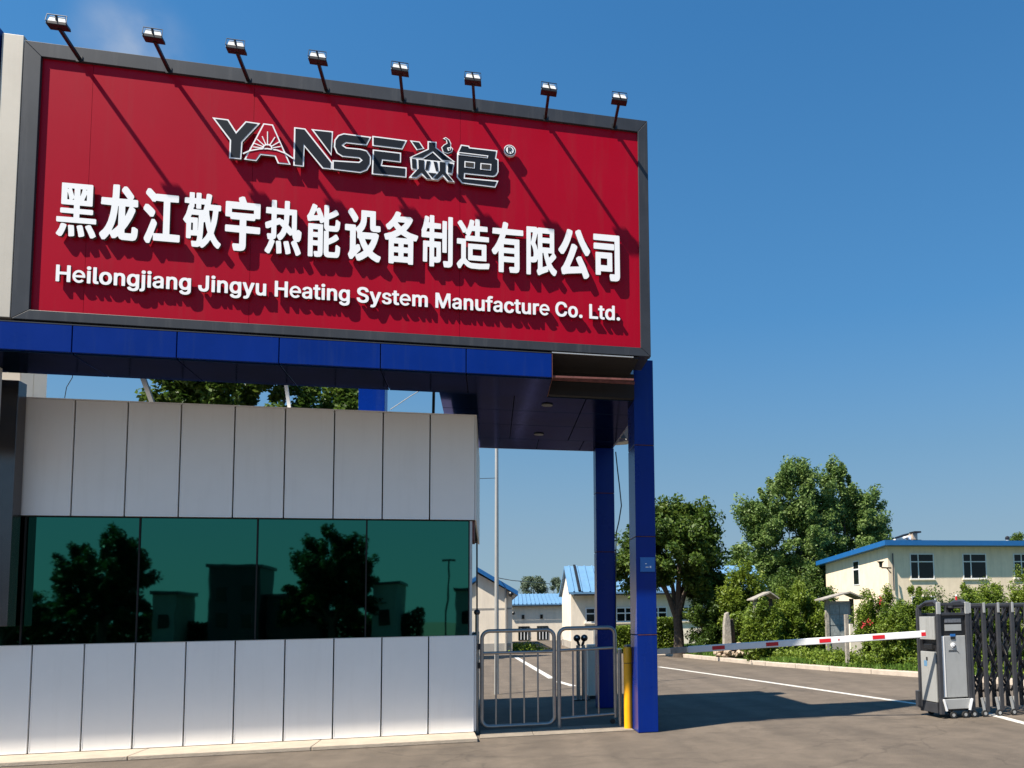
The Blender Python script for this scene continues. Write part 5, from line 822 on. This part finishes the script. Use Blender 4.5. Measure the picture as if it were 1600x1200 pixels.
# grass verge
def inpoly(x, y, poly):
    c = np.zeros(len(x), bool); j = len(poly)-1
    for i in range(len(poly)):
        xi, yi = poly[i]; xj, yj = poly[j]; k = ((yi > y) != (yj > y)) & (x < (xj-xi)*(y-yi)/(yj-yi+1e-9)+xi); c ^= k; j = i
    return c
n = 90000; gx = np.random.uniform(5.5,16,n); gy = np.random.uniform(11,34,n); ok = inpoly(gx, gy, bed); gx, gy = gx[ok], gy[ok]; _c = PZ(1148,1034); ok = np.hypot(gx-_c.x-.1,gy-_c.y-.2) > 1.0; gx, gy = gx[ok], gy[ok]
mot = np.array([noise.noise(Vector((x*.8,y*.8,0))) for x, y in zip(gx, gy)]); hh = .05+.10*np.clip(mot+.5,0,1)+np.random.uniform(0,.08,len(gx))
V = np.empty((len(gx),4,3)); a = np.random.uniform(0,6.28,len(gx)); wv = .014; lx_, ly_ = np.cos(a), np.sin(a); lean = np.random.normal(0,.04,(len(gx),2))
V[:,0] = np.stack([gx-lx_*wv,gy-ly_*wv,np.full_like(gx,.085)],1); V[:,1] = np.stack([gx+lx_*wv,gy+ly_*wv,np.full_like(gx,.085)],1)
V[:,2] = np.stack([gx+lx_*.004+lean[:,0],gy+ly_*.004+lean[:,1],.09+hh],1); V[:,3] = np.stack([gx-lx_*.004+lean[:,0],gy-ly_*.004+lean[:,1],.09+hh],1)
tag(quads('grass', V.reshape(-1,3), M['grass'], None, 'stuff'), 'rough green grass growing along the kerb of the planting bed', 'grass')
# ground cover along verge: low leafy plants
P = []
for i in range(300):
    t_ = random.random(); s_ = random.uniform(.35,1.6); k = random.randrange(2,len(kerb)-1); q = kerb[k].lerp(kerb[k+1] if k+1 < len(kerb) else kerb[k], t_)
    c = np.array((q.x+s_*.75, q.y+s_*.65, .12)); P.append(c+np.random.normal(size=(110,3))*np.array((.17,.17,.13))+np.array((0,0,.08)))
P = np.concatenate(P); P[:,2] = np.clip(np.abs(P[:,2]-.09)+.09,.09,.6); _c = PZ(1148,1034); ok = inpoly(P[:,0],P[:,1],bed) & (np.hypot(P[:,0]-_c.x-.1,P[:,1]-_c.y-.2) > 1.35)
tag(quads('ground_cover', leaves(P[ok],.09,.5), M['leafC'], None, 'stuff'), 'low leafy ground cover plants under the shrubs', 'ground cover')
P = []
for u, v, Y in ((1356,972,17.6),(1350,978,17.7),(1376,938,19.2)):
    c = np.array(PY(u,v,Y)); P.append(c+np.random.normal(size=(14,3))*.05)
tag(quads('flowers', leaves(np.concatenate(P),.05,.8), M['flower'], None, 'stuff'), 'small red flowers scattered in the shrubs by the notice board', 'flowers')
# rocks
rk = thing('rock_pile', 'pile of pale rubble stones at the kerb below the boom arm', 'rock pile', tuple(PZ(1148,1034)))
c0 = PZ(1148,1034)
for i in range(110):
    s_ = random.uniform(.06,.13); x = c0.x+.28+random.gauss(0,.36); y = c0.y+.62+random.gauss(0,.13); z = .10+max(0,.42-abs(x-c0.x-.28)*.35)*random.random()
    bm = bmesh.new(); bmesh.ops.create_icosphere(bm, subdivisions=1, radius=s_)
    for v in bm.verts: v.co = Vector((v.co.x*random.uniform(.8,1.2), v.co.y*random.uniform(.8,1.2), v.co.z*random.uniform(.5,.8)))+Vector((x,y,z+.04))
    mb = MB(); bm.verts.ensure_lookup_table(); mb.add([v.co.copy() for v in bm.verts], [[v.index for v in f.verts] for f in bm.faces]); bm.free(); mb.build('stone', M['rock'], rk)
# stone pillar
p = PY(1138,1010,25.5); sp_ = thing('stone_pillar', 'weathered carved stone pillar standing among the shrubs', 'stone pillar', (p.x,25.5,.09))
tpz = PY(1138,960,25.5).z
pr = [(-.13,0),(.13,0),(.145,.5),(.11,tpz*.8),(.05,tpz-.0),(-.06,tpz-.05),(-.12,tpz*.75),(-.145,.4)]
MB().prism([(p.x+x-.04,z+.09) for x, z in pr], 25.38, 25.6).build('shaft', M['stone'], sp_, bevel=.03); MB().prism([(p.x+.18+x*.7,z*.85+.09) for x, z in pr], 25.55, 25.75).build('shaft', M['bark'], sp_, bevel=.03)
# notice boards
def board(u, vt, Y, w_, label, full=True):
    t = thing('notice_board', label, 'notice board', tuple(PY(u,vt,Y)[:2])+(.09,)); X = PY(u,vt,Y).x; zt = PY(u,vt,Y).z
    MB().add([(X-w_*1.15,Y-.35,zt-.22),(X+w_*.1,Y-.35,zt),(X+w_*.1,Y+.35,zt),(X-w_*1.15,Y+.35,zt-.22),(X-w_*1.15,Y-.35,zt-.18),(X+w_*.1,Y-.35,zt+.05),(X+w_*.1,Y+.35,zt+.05),(X-w_*1.15,Y+.35,zt-.18)],
       [(0,3,2,1),(4,5,6,7),(0,1,5,4),(1,2,6,5),(2,3,7,6),(3,0,4,7)]).build('roof_sheet', M['stone'], t)
    MB().add([(X+w_*.1,Y-.35,zt),(X+w_*.75,Y-.35,zt-.2),(X+w_*.75,Y+.35,zt-.2),(X+w_*.1,Y+.35,zt),(X+w_*.1,Y-.35,zt+.05),(X+w_*.75,Y-.35,zt-.16),(X+w_*.75,Y+.35,zt-.16),(X+w_*.1,Y+.35,zt+.05)],
       [(0,3,2,1),(4,5,6,7),(0,1,5,4),(1,2,6,5),(2,3,7,6),(3,0,4,7)]).build('roof_sheet', M['stone'], t)
    for sx in (-.8,.35): MB().box(X+w_*sx-.05,X+w_*sx+.05,Y-.06,Y+.06,.05,zt-.18).build('post', M['stone' if sx < 0 else 'bark'], t)
    if full:
        MB().box(X-w_*.75,X+w_*.3,Y-.02,Y+.05,.15,zt-.25).build('cabinet', M['band'], t)
        for i in range(2):
            for j in range(3):
                x0 = X-w_*.66+i*w_*.44; z0 = zt-1.35+j*.34; MB().box(x0,x0+w_*.40,Y-.035,Y-.022,z0,z0+.30).build('notice_sheet', M['paper'], t)
    return t
board(1318,927,23.5,.75,'glass fronted notice board with grey butterfly roof between the shrubs')
board(1196,927,24.0,.45,'small grey roofed board almost hidden in the shrubs left of the glass notice board', False)
p = PZ(1325,1048); sg = thing('sign_post', 'thin grey post standing in the grass below the boom arm', 'post', (p.x,p.y,0)); MB().box(p.x-.05,p.x+.05,p.y-.04,p.y+.04,.05,PY(1325,960,p.y).z).build('shaft', M['stone'], sg, bevel=.008)
for u in (1210,1184): p = PZ(u,1040 if u == 1210 else 1036); MB().box(-.03,.03,-.03,.03,0,.5)
p0 = PY(1328,975,22.5); p1 = PY(1400,1035,22.5); lw_ = thing('low_wall', 'low pinkish plastered wall right of the notice board behind the shrubs', 'wall', (p0.x,22.5,0)); MB().box(p0.x,p1.x,22.5,22.7,0,p0.z).build('wall_face', M['wall2'], lw_)

# ------------------------------------------------------------------ far buildings
def window(parent, x0, x1, z0, z1, Y, split=.34, tsplit=.68, fr=.07, fm='wframe'):
    w_ = MB(); w_.box(x0,x1,Y-.05,Y+.02,z0,z0+fr).box(x0,x1,Y-.05,Y+.02,z1-fr,z1).box(x0,x0+fr,Y-.05,Y+.02,z0+fr,z1-fr).box(x1-fr,x1,Y-.05,Y+.02,z0+fr,z1-fr)
    xm = x0+(x1-x0)*split; zm = z0+(z1-z0)*tsplit; w_.box(xm-fr/2,xm+fr/2,Y-.05,Y+.02,z0+fr,z1-fr).box(x0+fr,xm-fr/2,Y-.05,Y+.02,zm-fr/2,zm+fr/2).box(xm+fr/2,x1-fr,Y-.05,Y+.02,zm-fr/2,zm+fr/2)
    o = w_.build('window', M[fm], parent); MB().box(x0+.02,x1-.02,Y-.006,Y+.01,z0+.02,z1-.02).build('pane', M['darkglass'], o)
    MB().box(x0-.06,x1+.06,Y-.10,Y-.0,z0-.07,z0-.005).build('sill', M['wall2'], o)
# right cream building
YR = 50; rbd = thing('office_building', 'cream two storey building with blue roof edge behind the shrubs at the right', 'building', (27,50,0))
xr = 27.0
MB().add([(xr,50,0),(48,50,0),(48,60.5,0),(xr,60.5,0),(xr,50,6.3),(48,50,6.3),(48,60.5,5.75),(xr,60.5,5.75)],[(0,3,2,1),(4,5,6,7),(0,1,5,4),(1,2,6,5),(2,3,7,6),(3,0,4,7)]).build('wall', M['wall'], rbd)
MB().add([(xr-.55,49.3,6.12),(48.5,49.3,6.12),(48.5,61.2,5.5),(xr-.55,61.2,5.5),(xr-.55,49.3,6.47),(48.5,49.3,6.47),(48.5,61.2,5.85),(xr-.55,61.2,5.85)],[(0,3,2,1),(4,5,6,7),(0,1,5,4),(1,2,6,5),(2,3,7,6),(3,0,4,7)]).build('roof', M['rooftrim'], rbd)
for a, b_ in ((28.68,30.55),(32.83,34.75),(36.98,38.9)): window(rbd, a, b_, 3.78, 5.59, 50)
for z0 in (.9,):
    for a, b_ in ((28.68,30.55),(32.83,34.75),(36.98,38.9)): window(rbd, a, b_, z0, z0+1.7, 50)
pa, pb = PXX(1333,877,xr), PXX(1343.5,914,xr); wn = MB().box(xr-.03,xr-.002,pb.y,pa.y,pb.z,pa.z).build('window', M['wframe'], rbd); ym = (pa.y+pb.y)/2
MB().box(xr-.04,xr-.031,pb.y+.08,pa.y-.08,pb.z+.08,pb.z+(pa.z-pb.z)*.62).build('pane', M['darkglass'], wn); MB().box(xr-.04,xr-.031,pb.y+.08,pa.y-.08,pb.z+(pa.z-pb.z)*.68,pa.z-.08).build('pane', M['darkglass'], wn)
MB().tube([(xr+.32,49.88,3.0),(xr+.32,49.88,5.6)], .05, 6).build('downpipe', M['gateblack'], rbd)
wl = thing('wall_lamp', 'black lamp on a bracket at the corner of the cream building', 'wall lamp', (27.2,49.6,4.6))
p1, p2, p3 = PY(1392,887.5,49.6), PY(1378,887,49.0), PY(1376,880,49.0)
MB().bar(p1,p2,.09).build('bracket', M['bark'], wl); MB().tube([p3+Vector((0,0,-.28)),p3,p3+Vector((0,0,.12))],[.09,.12,.26],10).build('shade', M['black'], wl); MB().bar(p1+Vector((0,0,-.35)),p1.lerp(p2,.5),.05).build('brace', M['bark'], wl)
sh_ = thing('solar_heater', 'pinkish rooftop water heater units on the cream building roof', 'water heater', (29,53,6.4))
def rp(u, v, Y=53): return PY(u, v, Y)
for (u0,v0,u1,v1,m_) in ((1404,841,1416,850,'wall2'),(1426,833,1434,848,'rock'),(1419,837,1424,845,'white'),(1417,843,1440,849,'rock')):
    a, b_ = rp(u0,v0), rp(u1,v1); MB().box(a.x,b_.x,53,53.8,min(b_.z,6.35),a.z).build('tank_box', M[m_], sh_)
a, b_ = rp(1402,840), rp(1416,835); MB().bar(a,b_,.8,.12,up=(0,0,1)).build('panel', M['black'], sh_); a, b_ = rp(1425,832), rp(1435,832); MB().bar(a,b_,.8,.12).build('panel', M['black'], sh_)
vp_ = thing('roof_vent', 'small dark vent on the cream building roof near the right edge', 'vent', (36,53,6.3)); a = rp(1574,842); MB().tube([(a.x,53,6.2),(a.x,53,a.z)], .12, 8).build('pipe', M['gatesilver'], vp_)
MB().sphere((a.x,53,a.z+.05), .18, 8, 5).build('cowl', M['black'], vp_)
# house A (gable at left behind the gate)
hA = thing('gabled_house', 'cream gabled house with blue verge at the left behind the gate', 'house', (-3,37,0))
YA = 36.8; sl_ = (3.91-2.82)/1.79; ridge = 2.70+sl_*4.0
MB().prism([(-7.0,0),(1.0,0),(1.0,2.68),(-3.0,ridge-.12),(-7.0,2.68)], YA, 52).build('wall', M['wall2'], hA)
for sx in (1,-1):
    a = (-3.0, ridge+.02); b_ = (-3.0+sx*4.25, ridge-4.25*sl_+.02); ps = [a, b_, (b_[0], b_[1]+.2), (a[0], a[1]+.2)]
    MB().prism(ps, YA-.35, 52.3).build('roof', M['rooftrim'], hA)
MB().box(-7.01,1.01,YA-.012,YA-.002,1.95,2.02).build('string_course', M['band'], hA)
MB().box(-7.01,1.01,YA-.02,YA-.002,0,.42).build('plinth_band', M['band'], hA)
MB().tube([(.72,YA-.08,0),(.72,YA-.08,2.9)], .05, 6).build('downpipe', M['band'], hA)
p = PY(801,930,36.3); MB().sphere((p.x-.08,36.5,p.z+.05), .12, 8, 5).build('camera_dome', M['black'], hA)
# house C
hC = thing('low_blue_roofed_house', 'low cream house with pale blue sheet roof and two dark doors in the centre distance', 'house', (3.2,55,0))
MB().box(1.0,5.0,55,60,0,2.45).build('wall', M['wall2'], hC)
rz = PY(840,930,58).z; rmb = MB(); rmb.add([(.9,54.7,2.40),(5.1,54.7,2.40),(5.0,58,rz),(1.0,58,rz),(.9,54.7,2.50),(5.1,54.7,2.50),(5.0,58,rz+.1),(1.0,58,rz+.1)],[(0,3,2,1),(4,5,6,7),(0,1,5,4),(1,2,6,5),(2,3,7,6),(3,0,4,7)])
rmb.add([(1.0,58,rz),(5.0,58,rz),(5.1,61.3,2.4),(.9,61.3,2.4),(1.0,58,rz+.1),(5.0,58,rz+.1),(5.1,61.3,2.5),(.9,61.3,2.5)],[(0,3,2,1),(4,5,6,7),(0,1,5,4),(1,2,6,5),(2,3,7,6),(3,0,4,7)])
rf = rmb.build('roof', M['roofblue'], hC)
for i in range(15):
    x = 1.05+i*.28; MB().bar((x,54.68,2.52),(1.0+(x-.9)*4/4.2,58,rz+.12),.05,.05).build('seam', M['roofblue'], rf)
MB().box(.95,5.05,54.64,54.69,2.34,2.42).build('gutter', M['black'], hC)
for a in (1.90,3.15):
    d_ = MB().box(a,a+.75,54.95,54.99,.05,1.0).build('window', M['darkglass'], hC)
    for k in (.18,.40,.62): MB().box(a+k-.03,a+k+.03,54.93,54.945,.08,.86).build('bar', M['wframe'], d_)
for a in (2.13,3.37): MB().box(a,a+.18,54.95,54.99,1.50,1.78).build('vent', M['darkglass'], hC)
p = PY(802,958,54.5); MB().sphere((p.x,54.6,p.z), .12, 8, 5).build('lamp', M['black'], hC)
# house D
hD = thing('gabled_blue_roofed_house', 'white house with bright blue sheet roof behind the rear column, gable end facing left', 'house', (6,39.5,0))
XD = 3.95; yf, yb_ = 39.6, 44.6; zr = PXX(890,886,XD).z; yr = 41.6
MB().add([(XD,yf,0),(XD,yb_,0),(XD,yb_,2.9),(XD,yr,zr),(XD,yf,2.9),(14,yf,0),(14,yb_,0),(14,yb_,2.9),(14,yr,zr),(14,yf,2.9)],[(0,1,2,3,4)[::-1],(5,6,7,8,9),(0,5,9,4)[::1],(1,2,7,6),(4,9,8,3),(3,8,7,2),(0,1,6,5)]).build('wall', M['wall2'], hD)
def rslab(p, t=.12): return MB().add([(x,y,z) for x,y,z in p]+[(x,y,z+t) for x,y,z in p],[(0,3,2,1),(4,5,6,7),(0,1,5,4),(1,2,6,5),(2,3,7,6),(3,0,4,7)])
rf = rslab([(XD-.15,yf-.45,2.66),(14.3,yf-.45,2.66),(14.3,yr,zr+.02),(XD-.15,yr,zr+.02)]).build('roof', M['roofblue'], hD); rslab([(XD-.15,yr+.005,zr+.02),(14.3,yr+.005,zr+.02),(14.3,yb_+.4,2.7),(XD-.15,yb_+.4,2.7)]).build('roof', M['roofblue'], hD)
for i in range(26):
    x = XD+.1+i*.4; MB().bar((x,yf-.46,2.80),(x,yr,zr+.16),.06,.05).build('seam', M['roofblue'], rf)
MB().bar((XD+.38,yf-.46,2.84),(XD+.38,yr,zr+.2),.12,.05).build('roof_flashing', M['black'], rf); MB().box(XD+.1,13.9,yf-.52,yf-.46,2.6,2.68).build('gutter', M['black'], hD)
for a in (4.66,6.2,7.9,9.5,11.2): window(hD, a, a+.95, 1.25, 2.0, yf, .5, .6, .06)
MB().box(5.05,5.3,yf-.03,yf-.005,.1,1.1).build('utility_box', M['gatesilver'], hD)
MB().box(XD-.015,XD-.002,yf+.1,yb_,0,.35).build('plinth_band', M['band'], hD)

# ------------------------------------------------------------------ across the street (seen mirrored in the booth window)
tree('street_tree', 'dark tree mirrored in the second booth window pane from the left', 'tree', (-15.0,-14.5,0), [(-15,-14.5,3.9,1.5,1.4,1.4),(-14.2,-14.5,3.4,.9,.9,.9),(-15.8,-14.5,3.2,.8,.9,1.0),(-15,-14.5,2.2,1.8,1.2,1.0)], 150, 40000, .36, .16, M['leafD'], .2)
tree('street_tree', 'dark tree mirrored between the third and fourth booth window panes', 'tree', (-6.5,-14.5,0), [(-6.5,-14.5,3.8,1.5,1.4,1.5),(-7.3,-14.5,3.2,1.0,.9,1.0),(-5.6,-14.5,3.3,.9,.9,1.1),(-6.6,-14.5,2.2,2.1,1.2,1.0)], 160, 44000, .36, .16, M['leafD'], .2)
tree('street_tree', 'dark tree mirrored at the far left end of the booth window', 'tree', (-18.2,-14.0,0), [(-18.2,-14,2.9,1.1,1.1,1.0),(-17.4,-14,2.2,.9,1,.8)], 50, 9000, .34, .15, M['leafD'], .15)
def block(x0, x1, y0, y1, z, label, m='band'):
    t = thing('street_building', label, 'building', ((x0+x1)/2,y1,0)); MB().box(x0,x1,y0,y1,0,z).build('wall', M[m], t); MB().box(x0-.1,x1+.1,y0-.1,y1+.1,z+.002,z+.14).build('parapet', M['framegrey'], t)
    n_ = max(1,int((x1-x0)/.8))
    for i in range(n_):
        xx = x0+(x1-x0)*(i+.5)/n_
        for zz in np.arange(1.6, z-.5, 1.1): MB().box(xx-.2,xx+.2,y1+.002,y1+.03,zz-.25,zz+.35).build('window', M['darkglass'], t)
block(-11.3,-9.4,-17,-14.8,3.85,'dark boxy building mirrored in the third booth window pane','framegrey'); block(-13.3,-12.5,-17,-14.6,2.75,'narrow grey building mirrored beside the left mirrored tree')
block(-4.9,-3.9,-18,-14.6,3.1,'narrow grey building mirrored right of the larger mirrored tree'); block(-1.6,1.5,-22,-18.0,2.9,'low building mirrored in the right hand booth window pane')
block(-9.3,-7.2,-18,-15.6,2.6,'low dark building mirrored left of the larger mirrored tree','framegrey')
sl2 = thing('street_lamp', 'thin street lamp mirrored in the right hand booth window pane', 'street lamp', (-1.95,-15,0)); MB().tube([(-1.95,-15,0),(-1.75,-15,4.15)], .04, 8).build('pole', M['black'], sl2); MB().bar((-2.1,-15,4.17),(-1.45,-15,4.17),.12,.08).build('lamp_head', M['black'], sl2)
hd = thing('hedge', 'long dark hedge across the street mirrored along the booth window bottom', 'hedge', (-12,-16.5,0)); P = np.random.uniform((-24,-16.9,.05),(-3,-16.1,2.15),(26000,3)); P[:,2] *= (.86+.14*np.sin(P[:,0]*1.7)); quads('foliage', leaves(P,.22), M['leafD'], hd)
